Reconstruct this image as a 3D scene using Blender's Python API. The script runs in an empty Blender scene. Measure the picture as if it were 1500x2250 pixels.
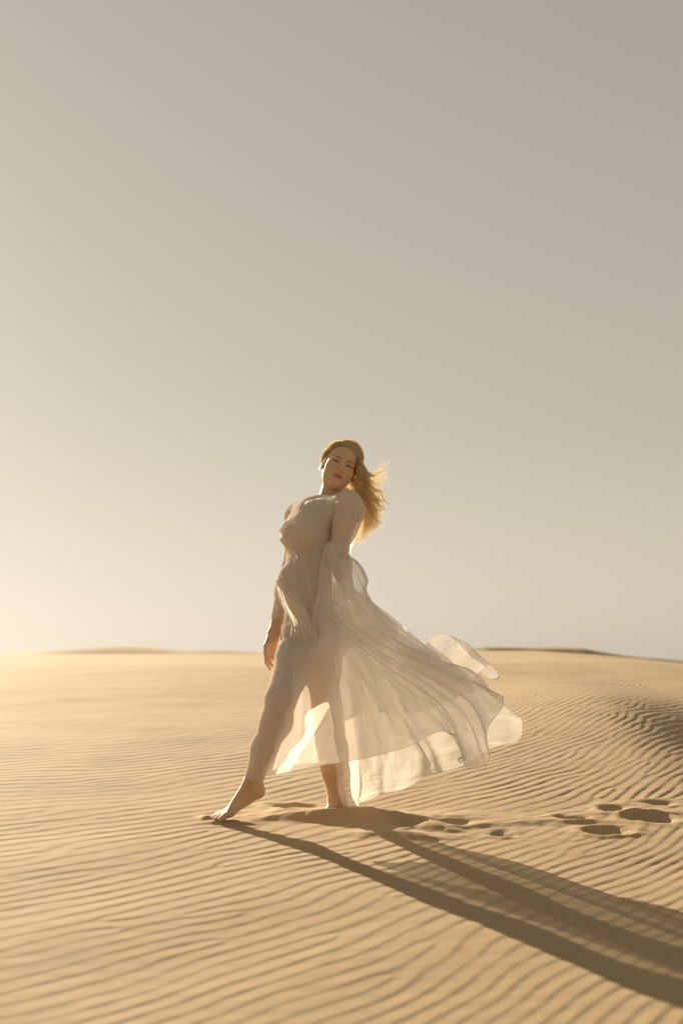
import bpy, math, random
import numpy as np
from mathutils import Vector, Matrix

# ------------------------------------------------------------------ camera, sky, sun, exposure
scene = bpy.context.scene
COL = scene.collection
R = math.radians
FPX = 3125.0                      # focal length in photo pixels (50 mm on a 36 mm high frame)
CAM = np.array([0.0, -6.3, 0.72])
PITCH = math.atan(305.0 / FPX)

cam_data = bpy.data.cameras.new('camera')
cam = bpy.data.objects.new('camera', cam_data)
COL.objects.link(cam)
cam.location = CAM
cam.rotation_euler = (math.pi / 2 + PITCH, 0, 0)
cam_data.sensor_fit = 'VERTICAL'
cam_data.sensor_height = 36.0
cam_data.sensor_width = 24.0
cam_data.lens = 50.0
cam_data.clip_start = 0.05
cam_data.clip_end = 20000.0
cam_data.dof.use_dof = True
cam_data.dof.focus_distance = 6.27
cam_data.dof.aperture_fstop = 2.4
scene.camera = cam

SUN_AZ = R(27.0)                  # degrees to the left of the view direction
SUN_EL = R(16.5)
world = bpy.data.worlds.new('World')
scene.world = world
world.use_nodes = True
wn = world.node_tree.nodes
wl = world.node_tree.links
wn.clear()
w_out = wn.new('ShaderNodeOutputWorld')
w_bg = wn.new('ShaderNodeBackground')
w_sky = wn.new('ShaderNodeTexSky')
w_sky.sky_type = 'NISHITA'
w_sky.sun_disc = False
w_sky.sun_elevation = SUN_EL
w_sky.sun_rotation = -SUN_AZ
w_sky.air_density = 2.0
w_sky.dust_density = 0.35
w_sky.ozone_density = 1.0
w_hs = wn.new('ShaderNodeHueSaturation')      # hazy, dust-laden sky: nearly colourless
w_hs.inputs['Saturation'].default_value = 0.12
w_tint = wn.new('ShaderNodeMix')
w_tint.data_type = 'RGBA'
w_tint.blend_type = 'MULTIPLY'
w_tint.inputs['Factor'].default_value = 1.0
w_tint.inputs['B'].default_value = (1.0, 0.905, 0.765, 1.0)
w_bg.inputs['Strength'].default_value = 0.081
w_gam = wn.new('ShaderNodeGamma')
w_gam.inputs['Gamma'].default_value = 0.55
wl.new(w_sky.outputs['Color'], w_gam.inputs['Color'])
wl.new(w_gam.outputs['Color'], w_hs.inputs['Color'])
wl.new(w_hs.outputs['Color'], w_tint.inputs['A'])
wl.new(w_tint.outputs['Result'], w_bg.inputs['Color'])
wl.new(w_bg.outputs['Background'], w_out.inputs['Surface'])

sun_data = bpy.data.lights.new('sun', 'SUN')
sun = bpy.data.objects.new('sun', sun_data)
COL.objects.link(sun)
sun_data.energy = 5.0
sun_data.angle = R(0.55)
sun_data.color = (1.0, 0.84, 0.60)
to_sun = Vector((-math.sin(SUN_AZ) * math.cos(SUN_EL), math.cos(SUN_AZ) * math.cos(SUN_EL), math.sin(SUN_EL)))
sun.rotation_euler = to_sun.to_track_quat('Z', 'Y').to_euler()
sun.location = (-3, 6, 5)

scene.view_settings.view_transform = 'Standard'
scene.view_settings.look = 'None'
scene.view_settings.gamma = 1.0
scene.view_settings.use_curve_mapping = False
scene.view_settings.exposure = 1.18
scene.cycles.transparent_max_bounces = 40
scene.cycles.max_bounces = 14
scene.cycles.diffuse_bounces = 9
scene.cycles.transmission_bounces = 12
scene.cycles.use_denoising = True

# ------------------------------------------------------------------ helpers
CP, SP = math.cos(PITCH), math.sin(PITCH)


def px(x, y, Y):
    """World point seen at photo pixel (x, y) at world depth Y (vectorised)."""
    x = np.asarray(x, float); y = np.asarray(y, float); Y = np.asarray(Y, float)
    a = (x - 750.0) / FPX
    b = -(y - 1125.0) / FPX
    dy = CP - b * SP
    dz = SP + b * CP
    t = (Y - CAM[1]) / dy
    return np.stack([CAM[0] + a * t, CAM[1] + dy * t, CAM[2] + dz * t], -1)


def smooth01(t):
    t = np.clip(t, 0, 1)
    return t * t * (3 - 2 * t)


class Noise:
    """Gradient noise in 3D."""
    def __init__(self, seed):
        rng = np.random.RandomState(seed)
        self.p = rng.permutation(256)
        g = rng.normal(size=(256, 3))
        self.g = g / np.linalg.norm(g, axis=1)[:, None]

    def __call__(self, x, y, z=None):
        x = np.asarray(x, float); y = np.asarray(y, float)
        z = np.zeros_like(x) if z is None else np.asarray(z, float)
        xi = np.floor(x).astype(int); yi = np.floor(y).astype(int); zi = np.floor(z).astype(int)
        xf, yf, zf = x - xi, y - yi, z - zi
        f = lambda t: t * t * t * (t * (t * 6 - 15) + 10)
        u, v, w = f(xf), f(yf), f(zf)
        res = 0
        for dx in (0, 1):
            wx = u if dx else 1 - u
            for dy in (0, 1):
                wy = v if dy else 1 - v
                for dz in (0, 1):
                    wz = w if dz else 1 - w
                    h = self.p[(self.p[(self.p[(xi + dx) & 255] + yi + dy) & 255] + zi + dz) & 255]
                    gr = self.g[h]
                    res = res + wx * wy * wz * (gr[..., 0] * (xf - dx) + gr[..., 1] * (yf - dy) + gr[..., 2] * (zf - dz))
        return res * 1.6


N1, N2, N3 = Noise(1), Noise(2), Noise(3)


def mesh_from(name, verts, faces, smooth=True):
    """faces: (n,4) or (n,3) int array."""
    me = bpy.data.meshes.new(name)
    verts = np.asarray(verts, np.float32)
    faces = np.asarray(faces, np.int32)
    n, k = faces.shape
    me.vertices.add(len(verts))
    me.vertices.foreach_set('co', verts.ravel())
    me.loops.add(n * k)
    me.loops.foreach_set('vertex_index', faces.ravel())
    me.polygons.add(n)
    me.polygons.foreach_set('loop_start', np.arange(0, n * k, k, dtype=np.int32))
    me.polygons.foreach_set('loop_total', np.full(n, k, np.int32))
    if smooth:
        me.polygons.foreach_set('use_smooth', np.ones(n, bool))
    me.update(calc_edges=True)
    return me


def grid_faces(nu, nv, closed_u=False):
    iu = np.arange(nu if closed_u else nu - 1)
    iv = np.arange(nv - 1)
    a, b = np.meshgrid(iu, iv, indexing='ij')
    a2 = (a + 1) % nu
    f = np.stack([a * nv + b, a2 * nv + b, a2 * nv + b + 1, a * nv + b + 1], -1)
    return f.reshape(-1, 4)


def add_obj(name, me, mat=None, parent=None):
    o = bpy.data.objects.new(name, me)
    COL.objects.link(o)
    if mat is not None:
        me.materials.append(mat)
    if parent is not None:
        o.parent = parent
    return o


def new_mat(name):
    m = bpy.data.materials.new(name)
    m.use_nodes = True
    nt = m.node_tree
    nt.nodes.clear()
    out = nt.nodes.new('ShaderNodeOutputMaterial')
    return m, nt, out


def node(nt, kind, **kw):
    n = nt.nodes.new(kind)
    for k, v in kw.items():
        if k in n.inputs.keys():
            n.inputs[k].default_value = v
        else:
            setattr(n, k, v)
    return n


def catmull(P, n):
    """Catmull-Rom through P (k, d) resampled to n points (uniform in parameter)."""
    P = np.asarray(P, float)
    k = len(P)
    t = np.linspace(0, k - 1, n)
    i = np.clip(np.floor(t).astype(int), 0, k - 2)
    f = (t - i)[:, None] if P.ndim == 2 else (t - i).reshape((-1,) + (1,) * (P.ndim - 1))
    Pe = np.concatenate([2 * P[:1] - P[1:2], P, 2 * P[-1:] - P[-2:-1]])
    p0, p1, p2, p3 = Pe[i], Pe[i + 1], Pe[i + 2], Pe[i + 3]
    return 0.5 * ((2 * p1) + (-p0 + p2) * f + (2 * p0 - 5 * p1 + 4 * p2 - p3) * f ** 2 + (-p0 + 3 * p1 - 3 * p2 + p3) * f ** 3)

# ------------------------------------------------------------------ the dunes
GROUND_SLOPE = 0.0816


def axis(parts):
    out = [parts[0][0]]
    for a, b, s in parts:
        n = max(1, int(round((b - a) / s)))
        out += list(np.linspace(a, b, n + 1)[1:])
    return np.array(out)


def grow(start, step, ratio, end):
    out = []
    x = start
    while abs(x) < abs(end):
        step *= ratio
        x += step
        out.append(x)
    return out


def macro(x, y):
    """Large shape of the dune: rises gently away from the camera, rolls over into a crest, far ridges behind."""
    x = np.asarray(x, float); y = np.asarray(y, float)
    # slope that dies out towards the crest
    L = 7.0
    t = np.clip(y - 2.0, 0, None)
    z = np.where(y < 2.0, GROUND_SLOPE * y, GROUND_SLOPE * (2.0 + L * (1 - np.exp(-t / L))))
    z = np.where(y < -9, GROUND_SLOPE * -9 + 0.3 * GROUND_SLOPE * (np.clip(y, -200, None) + 9), z)
    # gentle undulation
    z = z + 0.05 * N1(x * 0.22 + 3.1, y * 0.2 + 1.7) * smooth01((np.hypot(x, y) - 1.5) / 4)
    # the crest falls away behind
    z = z - 0.0028 * np.clip(y - 14.5 - 0.9 * np.sin(x * 0.35 + 0.6), 0, 26) ** 2
    z = z + 0.055 * smooth01((x - 0.3) / 2) * smooth01((y - 5) / 6) - 0.060 * np.clip(x - 2.9, 0, 12) ** 1.3 * smooth01((y - 4) / 6)
    z = z + 0.02 * smooth01((-x - 0.5) / 3) * smooth01((y - 5) / 6)
    # the hollow on the right that drops out of the sun
    hx = smooth01((x - 1.55 - 0.10 * (y - 1.5)) / 1.5)
    z = z - 0.34 * hx * np.exp(-((y - 2.3) / 1.7) ** 2)
    z = z + 0.10 * np.exp(-((x - 1.75) / 0.7) ** 2 - ((y - 4.4) / 1.8) ** 2)
    return z


def far_ridges(x, y, z):
    """Distant ridges rising behind the crest (x across, y away), then the plain sinking towards the horizon."""
    z = z - 0.0088 * np.clip(y - 40, 0, None)
    wob = 0.02 * np.sin(x * 1.3) + 0.015 * np.sin(x * 2.9 + 1)
    # right ridge with its steep shaded slip face towards the camera
    top = np.interp(x, [0.0, 2.0, 3.2, 4.0, 5.7, 6.8, 8.2, 9.4, 14, 20], [0.0, 0.55, 0.78, 0.835, 0.85, 0.81, 0.62, 0.46, 0.30, -0.6]) + wob
    d = y - (33.0 + 0.25 * (x - 6) + 0.8 * np.sin(x * 0.4))
    z = np.maximum(z, top - np.where(d < 0, -d * 0.42, d * 0.05))
    # left ridge: low, gently sloping
    top = np.interp(x, [-22, -15, -11.4, -9.1, -7.6, -6.4, -4.5, -2.6, -0.8, 2.0, 5.0], [-0.6, 0.45, 0.61, 0.826, 0.87, 0.84, 0.735, 0.67, 0.58, 0.3, -0.4]) + 0.6 * wob
    d = y - (41.0 + 0.8 * np.sin(x * 0.5))
    z = np.maximum(z, top - np.where(d < 0, -d * np.interp(x, [-9.5, -8, -4, -2], [0.10, 0.24, 0.24, 0.12]), d * 0.05))
    return z


def ripple_phase(x, y):
    xc = np.clip(x, -6, 3.2)
    s = 0.30 + 0.40 * (np.clip(xc, -2.0, 3.2) + 2.0)
    g = 0.30 * xc + 0.20 * np.clip(xc + 2.0, 0, 5.2) ** 2
    g = g + 0.10 * (xc + 0.3) * np.clip(-y - 0.5, 0, 3)
    warp = 0.16 * N1(x * 0.55, y * 0.5, 4.0) + 0.085 * N2(x * 1.5, y * 1.3, 2.0) + 0.030 * N3(x * 3.4, y * 2.8, 1.0) + 0.007 * N1(x * 9.0, y * 9.0, 8.0)
    lam = 0.122
    ph = 2 * np.pi * (y - g + warp) / lam
    rng = np.random.RandomState(11)
    n = 230
    vx = rng.uniform(-3.5, 3.5, n); vy = rng.uniform(-3.0, 7.0, n)
    L = rng.uniform(0.15, 0.9, n)
    for i in range(n):
        sl = 0.30 + 0.40 * (min(max(vx[i], -2), 3.0) + 2.0)
        c, sn = 1 / math.hypot(1, sl), sl / math.hypot(1, sl)
        x2, y2 = vx[i] + L[i] * c, vy[i] + L[i] * sn
        # branch cut along the segment between both ends, so the pair is local
        cx, cy = 0.5 * (vx[i] + x2), 0.5 * (vy[i] + y2)
        W = 1.6
        sl_ = np.s_[np.searchsorted(x[:, 0], cx - W):np.searchsorted(x[:, 0], cx + W), np.searchsorted(y[0], cy - W):np.searchsorted(y[0], cy + W)]
        xs, ys = x[sl_], y[sl_]
        z1 = (xs - vx[i]) + 1j * (ys - vy[i])
        z2 = (xs - x2) + 1j * (ys - y2)
        far = 1 - smooth01((np.maximum(np.abs(xs - cx), np.abs(ys - cy)) - 0.8) / 0.8)
        ph[sl_] += (1 if i % 2 else -1) * np.angle(z1 / (z2 + 1e-9)) * far
    return ph


RIP_T = np.arange(513) / 512.0
_w = 0.17
_p = np.where(RIP_T[:-1] < _w, RIP_T[:-1] / _w, (1 - RIP_T[:-1]) / (1 - _w))
_k = np.exp(-0.5 * (np.minimum(RIP_T[:-1], 1 - RIP_T[:-1]) / 0.045) ** 2)
_p = np.real(np.fft.ifft(np.fft.fft(_p) * np.fft.fft(_k / _k.sum())))
RIP_P = np.append(_p, _p[0]) - _p.mean()

PITS = [  # photo x, y of centre, half length across, half length away, depth, angle
    (1332, 1828, 0.110, 0.085, 0.046, 0.1),
    (1432, 1800, 0.090, 0.120, 0.042, 0.6),
    (1348, 1778, 0.070, 0.120, 0.036, -0.1),
    (1450, 1763, 0.110, 0.070, 0.020, 0.1),
    (1258, 1801, 0.085, 0.070, 0.026, 0.0),
    (1105, 1832, 0.060, 0.070, 0.020, 0.0),
    (1000, 1808, 0.110, 0.080, 0.018, 0.0),
    (648, 1773, 0.130, 0.080, 0.030, 0.0),
    (905, 1812, 0.090, 0.060, 0.026, 0.3),
    (484, 1801, 0.060, 0.045, 0.014, 0.0),
]
MOUNDS = [  # photo x, y, half length across, half width away, height, angle
    (742, 1800, 0.30, 0.07, 0.040, -0.05),
    (850, 1806, 0.20, 0.07, 0.032, -0.15),
    (650, 1790, 0.16, 0.06, 0.014, -0.1),
    (960, 1822, 0.10, 0.05, 0.020, -0.3),
    (880, 1838, 0.20, 0.05, 0.016, -0.2),
    (455, 1800, 0.035, 0.03, 0.014, 0.2),
    (520, 1808, 0.08, 0.03, 0.012, -0.2),
    (470, 1809, 0.05, 0.02, 0.008, -0.2),
    (1010, 1795, 0.16, 0.06, 0.010, -0.1),
    (1060, 1815, 0.10, 0.05, 0.010, -0.2),
    (1180, 1808, 0.18, 0.08, 0.010, 0.0),
    (1400, 1788, 0.22, 0.05, 0.016, 0.0),
    (1300, 1810, 0.12, 0.04, 0.014, -0.1),
]


def ground_hit(x, y):
    """Point of the sloping dune seen at a photo pixel."""
    a = (x - 750.0) / FPX
    b = -(y - 1125.0) / FPX
    d = np.array([a, CP - b * SP, SP + b * CP])
    t = (CAM[2] - GROUND_SLOPE * CAM[1]) / (GROUND_SLOPE * d[1] - d[2])
    return CAM + d * t


def disturb(x, y):
    """Footprints and kicked-up sand: height change and how far the ripples are wiped out."""
    z = np.zeros_like(x)
    wipe = np.zeros_like(x)
    jx = x + 0.030 * N2(x * 7, y * 7, 5.0) + 0.010 * N1(x * 22, y * 22, 3.0)
    jy = y + 0.030 * N3(x * 7, y * 7, 7.0) + 0.010 * N2(x * 22, y * 22, 1.0)
    for (u, v, a, b, dep, ang) in PITS:
        c = ground_hit(u, v)
        ca, sa = math.cos(ang), math.sin(ang)
        X = ((jx - c[0]) * ca + (jy - c[1]) * sa) / a
        Y = (-(jx - c[0]) * sa + (jy - c[1]) * ca) / b
        r = np.sqrt(X * X + Y * Y)
        z += -0.85 * dep * (1 - smooth01((r - 0.15) / 0.85)) + 0.14 * dep * np.exp(-((r - 1.25) / 0.35) ** 2)
        wipe = np.maximum(wipe, 1 - smooth01((r - 0.9) / 1.0))
    for (u, v, a, b, h, ang) in MOUNDS:
        c = ground_hit(u, v)
        ca, sa = math.cos(ang), math.sin(ang)
        X = ((jx - c[0]) * ca + (jy - c[1]) * sa) / a
        Y = (-(jx - c[0]) * sa + (jy - c[1]) * ca) / b
        # steep towards the camera, gentle behind
        Yk = np.where(Y < 0, Y * 1.25, Y * 0.55)
        r2 = X * X + Yk * Yk
        z += h * np.exp(-r2 * 1.1)
        wipe = np.maximum(wipe, np.exp(-r2 * 0.35))
    z += 0.0045 * wipe * N2(x * 16, y * 16, 2.0)
    # broad smoothed patch where sand drifted around the back foot
    c = ground_hit(905, 1800)
    wipe = np.maximum(wipe, 0.85 * np.exp(-((x - c[0]) / 0.55) ** 2 - ((y - c[1]) / 0.22) ** 2))
    c = ground_hit(1130, 1795)
    wipe = np.maximum(wipe, 0.75 * np.exp(-((x - c[0]) / 0.4) ** 2 - ((y - c[1]) / 0.25) ** 2))
    return z, np.clip(wipe, 0, 1)


def ground_z(x, y, ripples=True):
    x = np.asarray(x, float); y = np.asarray(y, float)
    z = macro(x, y)
    z = far_ridges(x, y, z)
    if ripples:
        ph = ripple_phase(x, y)
        # long lit back, short steep face towards the camera
        p = np.interp(np.mod(ph / (2 * np.pi), 1.0), RIP_T, RIP_P)
        amp = (0.0023 + 0.0008 * smooth01((y + 2.2) / 1.6)) * (1 + 0.55 * N2(x * 0.9, y * 0.9, 9.0) + 0.5 * N1(x * 3.1, y * 4.0, 6.0)) * (0.72 + 0.42 * smooth01((x + 1.5) / 2.5))
        fade = 1 - smooth01((np.abs(x) - 7) / 8)
        fade = fade * (1 - smooth01((y - 13) / 12))
        dz, wipe = disturb(x, y)
        z = z + amp * p * fade * (1 - wipe) + dz
        z = z + 0.0012 * N1(x * 12, y * 12) + 0.006 * N3(x * 1.6, y * 1.6, 3.0)
    return z


gx = np.concatenate([-np.array(grow(4.2, 0.05, 1.22, 900))[::-1],
                     axis([(-4.2, -2.2, 0.03), (-2.2, 2.6, 0.0085), (2.6, 4.6, 0.03)]),
                     np.array(grow(4.6, 0.05, 1.22, 900))])
gy = np.concatenate([-np.array(grow(7.5, 0.08, 1.3, 400))[::-1],
                     axis([(-7.5, -3.3, 0.06), (-3.3, -0.6, 0.0095), (-0.6, 1.4, 0.0095), (1.4, 4.0, 0.015), (4.0, 9.0, 0.026), (9.0, 16, 0.06)]),
                     np.array(grow(16, 0.08, 1.045, 90)),
                     np.array(grow(90, 3.5, 1.25, 3000))])
GX, GY = np.meshgrid(gx, gy, indexing='ij')
GZ = ground_z(GX, GY)
ground_me = mesh_from('sand_dune', np.stack([GX, GY, GZ], -1).reshape(-1, 3), grid_faces(len(gx), len(gy)))

m_sand, nt, out = new_mat('sand')
tc = node(nt, 'ShaderNodeTexCoord')
b = node(nt, 'ShaderNodeBsdfPrincipled', Roughness=0.9)
b.inputs['Specular IOR Level'].default_value = 0.25
n1 = node(nt, 'ShaderNodeTexNoise', Scale=950.0, Detail=2.0, Roughness=0.7)
n2 = node(nt, 'ShaderNodeTexNoise', Scale=3.0, Detail=5.0, Roughness=0.6)
n3 = node(nt, 'ShaderNodeTexNoise', Scale=160.0, Detail=3.0, Roughness=0.7)
for n in (n1, n2, n3):
    nt.links.new(tc.outputs['Object'], n.inputs['Vector'])
r1 = node(nt, 'ShaderNodeValToRGB')
r1.color_ramp.elements[0].position = 0.28
r1.color_ramp.elements[0].color = (0.350, 0.240, 0.130, 1)
r1.color_ramp.elements[1].position = 0.72
r1.color_ramp.elements[1].color = (0.505, 0.368, 0.212, 1)
nt.links.new(n1.outputs['Fac'], r1.inputs['Fac'])
r2 = node(nt, 'ShaderNodeValToRGB')
r2.color_ramp.elements[0].position = 0.3
r2.color_ramp.elements[0].color = (0.93, 0.92, 0.90, 1)
r2.color_ramp.elements[1].position = 0.7
r2.color_ramp.elements[1].color = (1.0, 1.0, 1.0, 1)
nt.links.new(n2.outputs['Fac'], r2.inputs['Fac'])
mx = node(nt, 'ShaderNodeMix', data_type='RGBA', blend_type='MULTIPLY')
mx.inputs['Factor'].default_value = 1.0
nt.links.new(r1.outputs['Color'], mx.inputs['A'])
nt.links.new(r2.outputs['Color'], mx.inputs['B'])
nt.links.new(mx.outputs['Result'], b.inputs['Base Color'])
bp = node(nt, 'ShaderNodeBump', Strength=0.35, Distance=0.002)
nt.links.new(n3.outputs['Fac'], bp.inputs['Height'])
nt.links.new(bp.outputs['Normal'], b.inputs['Normal'])
nt.links.new(b.outputs['BSDF'], out.inputs['Surface'])

ground = add_obj('sand_dune', ground_me, m_sand)
ground['kind'] = 'structure'
ground['label'] = 'rippled golden sand dune with footprints'

# ------------------------------------------------------------------ signed-distance modelling of the figure
def P3(x, y, Y):
    return px(x, y, Y)


class Prim:
    def __init__(self, fn, c, rad, k=0.02, op='add'):
        self.fn, self.c, self.rad, self.k, self.op = fn, np.asarray(c, float), rad, k, op


def cone(a, b, ra, rb, k=0.02, op='add'):
    a = np.asarray(a, float); b = np.asarray(b, float)
    ab = b - a
    L2 = ab.dot(ab)

    def fn(p):
        t = np.clip(((p - a) @ ab) / L2, 0, 1)
        return np.linalg.norm(p - a - t[:, None] * ab, axis=1) - (ra + (rb - ra) * t)
    return Prim(fn, (a + b) / 2, math.sqrt(L2) / 2 + max(ra, rb), k, op)


def chain(pts, radii, k=0.02):
    return [cone(pts[i], pts[i + 1], radii[i], radii[i + 1], k if i == 0 else 0.035) for i in range(len(pts) - 1)]


def ell(c, r, axes=None, k=0.02, op='add'):
    c = np.asarray(c, float); r = np.asarray(r, float)
    A = np.eye(3) if axes is None else np.asarray(axes, float)   # rows = local axes

    def fn(p):
        q = (p - c) @ A.T
        k0 = np.linalg.norm(q / r, axis=1)
        k1 = np.linalg.norm(q / (r * r), axis=1) + 1e-9
        return k0 * (k0 - 1) / k1
    return Prim(fn, c, r.max(), k, op)


def custom(fn, c, rad, k=0.004, op='add'):
    return Prim(fn, c, rad, k, op)


def field(prims, p, pad=0.0, cull_c=None, cull_r=None, reach=0.07):
    d = np.full(len(p), 1.0)
    for q in prims:
        if cull_c is not None and np.linalg.norm(cull_c - q.c) - cull_r - q.rad > reach:
            continue
        e = q.fn(p)
        k = q.k
        if q.op == 'add':
            h = np.clip(k - np.abs(d - e), 0, None) / k
            d = np.minimum(d, e) - h * h * k * 0.25
        else:
            e = -e
            h = np.clip(k - np.abs(d - e), 0, None) / k
            d = np.maximum(d, e) + h * h * k * 0.25
    return d


def surface_net(fn, ax, ay, az, nb=12):
    """Isosurface of fn(points, centre, radius) on a rectilinear grid; fn is only evaluated near the surface."""
    nx, ny, nz = len(ax), len(ay), len(az)
    V = np.full((nx, ny, nz), 1.0, np.float32)
    for i in range(0, nx - 1, nb):
        i1 = min(i + nb, nx - 1)
        for j in range(0, ny - 1, nb):
            j1 = min(j + nb, ny - 1)
            cs = np.array([[(ax[i] + ax[i1]) / 2, (ay[j] + ay[j1]) / 2, (az[k] + az[min(k + nb, nz - 1)]) / 2] for k in range(0, nz - 1, nb)])
            rr = np.array([math.hypot(math.hypot(ax[i1] - ax[i], ay[j1] - ay[j]), az[min(k + nb, nz - 1)] - az[k]) / 2 for k in range(0, nz - 1, nb)])
            dc = fn(cs, None, None)
            for n, k in enumerate(range(0, nz - 1, nb)):
                k1 = min(k + nb, nz - 1)
                sl = np.s_[i:i1 + 1, j:j1 + 1, k:k1 + 1]
                if abs(dc[n]) > rr[n] * 1.35 + 0.02:
                    if dc[n] < 0:
                        V[sl] = np.where(V[sl] == 1.0, -1.0, V[sl])
                    continue
                X, Y, Z = np.meshgrid(ax[i:i1 + 1], ay[j:j1 + 1], az[k:k1 + 1], indexing='ij')
                p = np.stack([X.ravel(), Y.ravel(), Z.ravel()], -1)
                V[sl] = fn(p, cs[n], rr[n]).reshape(X.shape)
    neg = V < 0
    cnt = np.zeros((nx - 1, ny - 1, nz - 1), np.uint8)
    for a in (0, 1):
        for b_ in (0, 1):
            for c in (0, 1):
                cnt += neg[a:nx - 1 + a, b_:ny - 1 + b_, c:nz - 1 + c]
    cells = np.argwhere((cnt > 0) & (cnt < 8))
    idx = np.full((nx - 1, ny - 1, nz - 1), -1, np.int32)
    idx[cells[:, 0], cells[:, 1], cells[:, 2]] = np.arange(len(cells))
    acc = np.zeros((len(cells), 3)); num = np.zeros(len(cells))
    G = [ax, ay, az]
    corners = [(a, b_, c) for a in (0, 1) for b_ in (0, 1) for c in (0, 1)]
    for ca in corners:
        for d_ in range(3):
            if ca[d_]:
                continue
            cb = list(ca); cb[d_] = 1
            va = V[cells[:, 0] + ca[0], cells[:, 1] + ca[1], cells[:, 2] + ca[2]]
            vb = V[cells[:, 0] + cb[0], cells[:, 1] + cb[1], cells[:, 2] + cb[2]]
            m = (va < 0) != (vb < 0)
            t = np.where(m, va / np.where(m, va - vb, 1), 0)
            for e in range(3):
                lo = G[e][cells[:, e] + ca[e]]
                pos = lo + (t * (G[e][cells[:, e] + 1] - G[e][cells[:, e]]) if e == d_ else 0)
                acc[:, e] += np.where(m, pos, 0)
            num += m
    verts = acc / num[:, None]
    faces = []
    # x edges
    for d_ in range(3):
        s0 = [slice(1, nx - 1), slice(1, ny - 1), slice(1, nz - 1)]
        s0[d_] = slice(0, [nx, ny, nz][d_] - 1)
        s1 = list(s0); s1[d_] = slice(1, [nx, ny, nz][d_])
        A = neg[tuple(s0)]; B = neg[tuple(s1)]
        e = np.argwhere(A != B)
        flip = A[e[:, 0], e[:, 1], e[:, 2]]
        off = np.array([1, 1, 1]); off[d_] = 0
        e = e + off
        u, v = [(1, 2), (2, 0), (0, 1)][d_]
        du = np.zeros(3, int); du[u] = 1
        dv = np.zeros(3, int); dv[v] = 1
        q = [e - du - dv, e - dv, e, e - du]
        q = np.stack([idx[w[:, 0], w[:, 1], w[:, 2]] for w in q], -1)
        q = np.where(flip[:, None], q, q[:, ::-1])
        q = q[(q >= 0).all(1)]
        faces.append(q)
    return verts, np.concatenate(faces)


def relax(verts, faces, it=1, lam=0.5):
    """A little Laplacian smoothing."""
    n = len(verts)
    for _ in range(it):
        acc = np.zeros((n, 3)); cnt = np.zeros(n)
        for a in range(4):
            i, j = faces[:, a], faces[:, (a + 1) % 4]
            for e in range(3):
                acc[:, e] += np.bincount(i, verts[j, e], n) + np.bincount(j, verts[i, e], n)
            cnt += np.bincount(i, minlength=n) + np.bincount(j, minlength=n)
        verts = verts + lam * (acc / np.maximum(cnt, 1)[:, None] - verts)
    return verts


def clip_mesh(verts, faces, keep):
    f = faces[keep[faces].all(1)]
    used = np.unique(f)
    remap = np.full(len(verts), -1)
    remap[used] = np.arange(len(used))
    return verts[used], remap[f], used


# ---- frames
FWD = np.array([-0.72, -0.69, 0.0]); FWD /= np.linalg.norm(FWD)     # the way her chest faces
LFT = np.array([-FWD[1], FWD[0], 0.0])                              # her left: right and nearer in the picture
UP = np.array([0.0, 0.0, 1.0])
lean = np.array([0.10, 0.10, 1.0]); lean /= np.linalg.norm(lean)
fl = FWD - lean * FWD.dot(lean); fl /= np.linalg.norm(fl)
TORSO_AX = np.array([LFT, fl, lean])
PEL_AX = np.array([LFT, FWD, UP])

pelvis = P3(692, 1388, 0.0)
abdomen = P3(676, 1290, 0.01)
ribs = P3(690, 1183, 0.03)
chest = P3(706, 1132, 0.045)
neck0 = P3(722, 1100, 0.055)
neck1 = P3(737, 1052, 0.040)
sh_l = P3(765, 1107, -0.080)
sh_r = P3(657, 1134, 0.165)

torso = [
    ell(pelvis, (0.150, 0.105, 0.115), PEL_AX, 0.03),
    ell(pelvis - FWD * 0.035 + LFT * 0.055 - UP * 0.03, (0.080, 0.075, 0.095), PEL_AX, 0.04),
    ell(pelvis - FWD * 0.035 - LFT * 0.065 - UP * 0.03, (0.085, 0.075, 0.095), PEL_AX, 0.04),
    ell(abdomen, (0.112, 0.092, 0.155), TORSO_AX, 0.08),
    ell(abdomen + FWD * 0.072 + UP * 0.010, (0.086, 0.076, 0.098), TORSO_AX, 0.05),
    ell(ribs, (0.114, 0.086, 0.150), TORSO_AX, 0.06),
    ell(chest, (0.135, 0.084, 0.083), TORSO_AX, 0.05),
    ell(ribs + fl * 0.078 + LFT * 0.062 + UP * 0.008, (0.054, 0.049, 0.055), TORSO_AX, 0.050),
    ell(ribs + fl * 0.078 - LFT * 0.062 + UP * 0.008, (0.054, 0.049, 0.055), TORSO_AX, 0.050),
    cone(neck0 - UP * 0.050, sh_l + UP * 0.006, 0.042, 0.042, 0.035),
    cone(neck0 - UP * 0.040, sh_r + UP * 0.004, 0.042, 0.036, 0.04),
    cone(chest + fl * 0.06, sh_l + fl * 0.02 - UP * 0.01, 0.04, 0.035, 0.05),
    cone(chest + fl * 0.06, sh_r + fl * 0.02 - UP * 0.01, 0.04, 0.035, 0.05),
    cone(chest - fl * 0.06, sh_l - fl * 0.03 - UP * 0.03, 0.045, 0.045, 0.05),
    cone(chest - fl * 0.06, sh_r - fl * 0.03 - UP * 0.03, 0.045, 0.045, 0.05),
]
neck = chain([neck0 - UP * 0.03, (neck0 + neck1) / 2, neck1 + UP * 0.01], [0.047, 0.040, 0.043], 0.035)
neck += [cone(neck0 + FWD * 0.03 - UP * 0.02, P3(719, 1052, 0.0), 0.012, 0.010, 0.025)]

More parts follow.
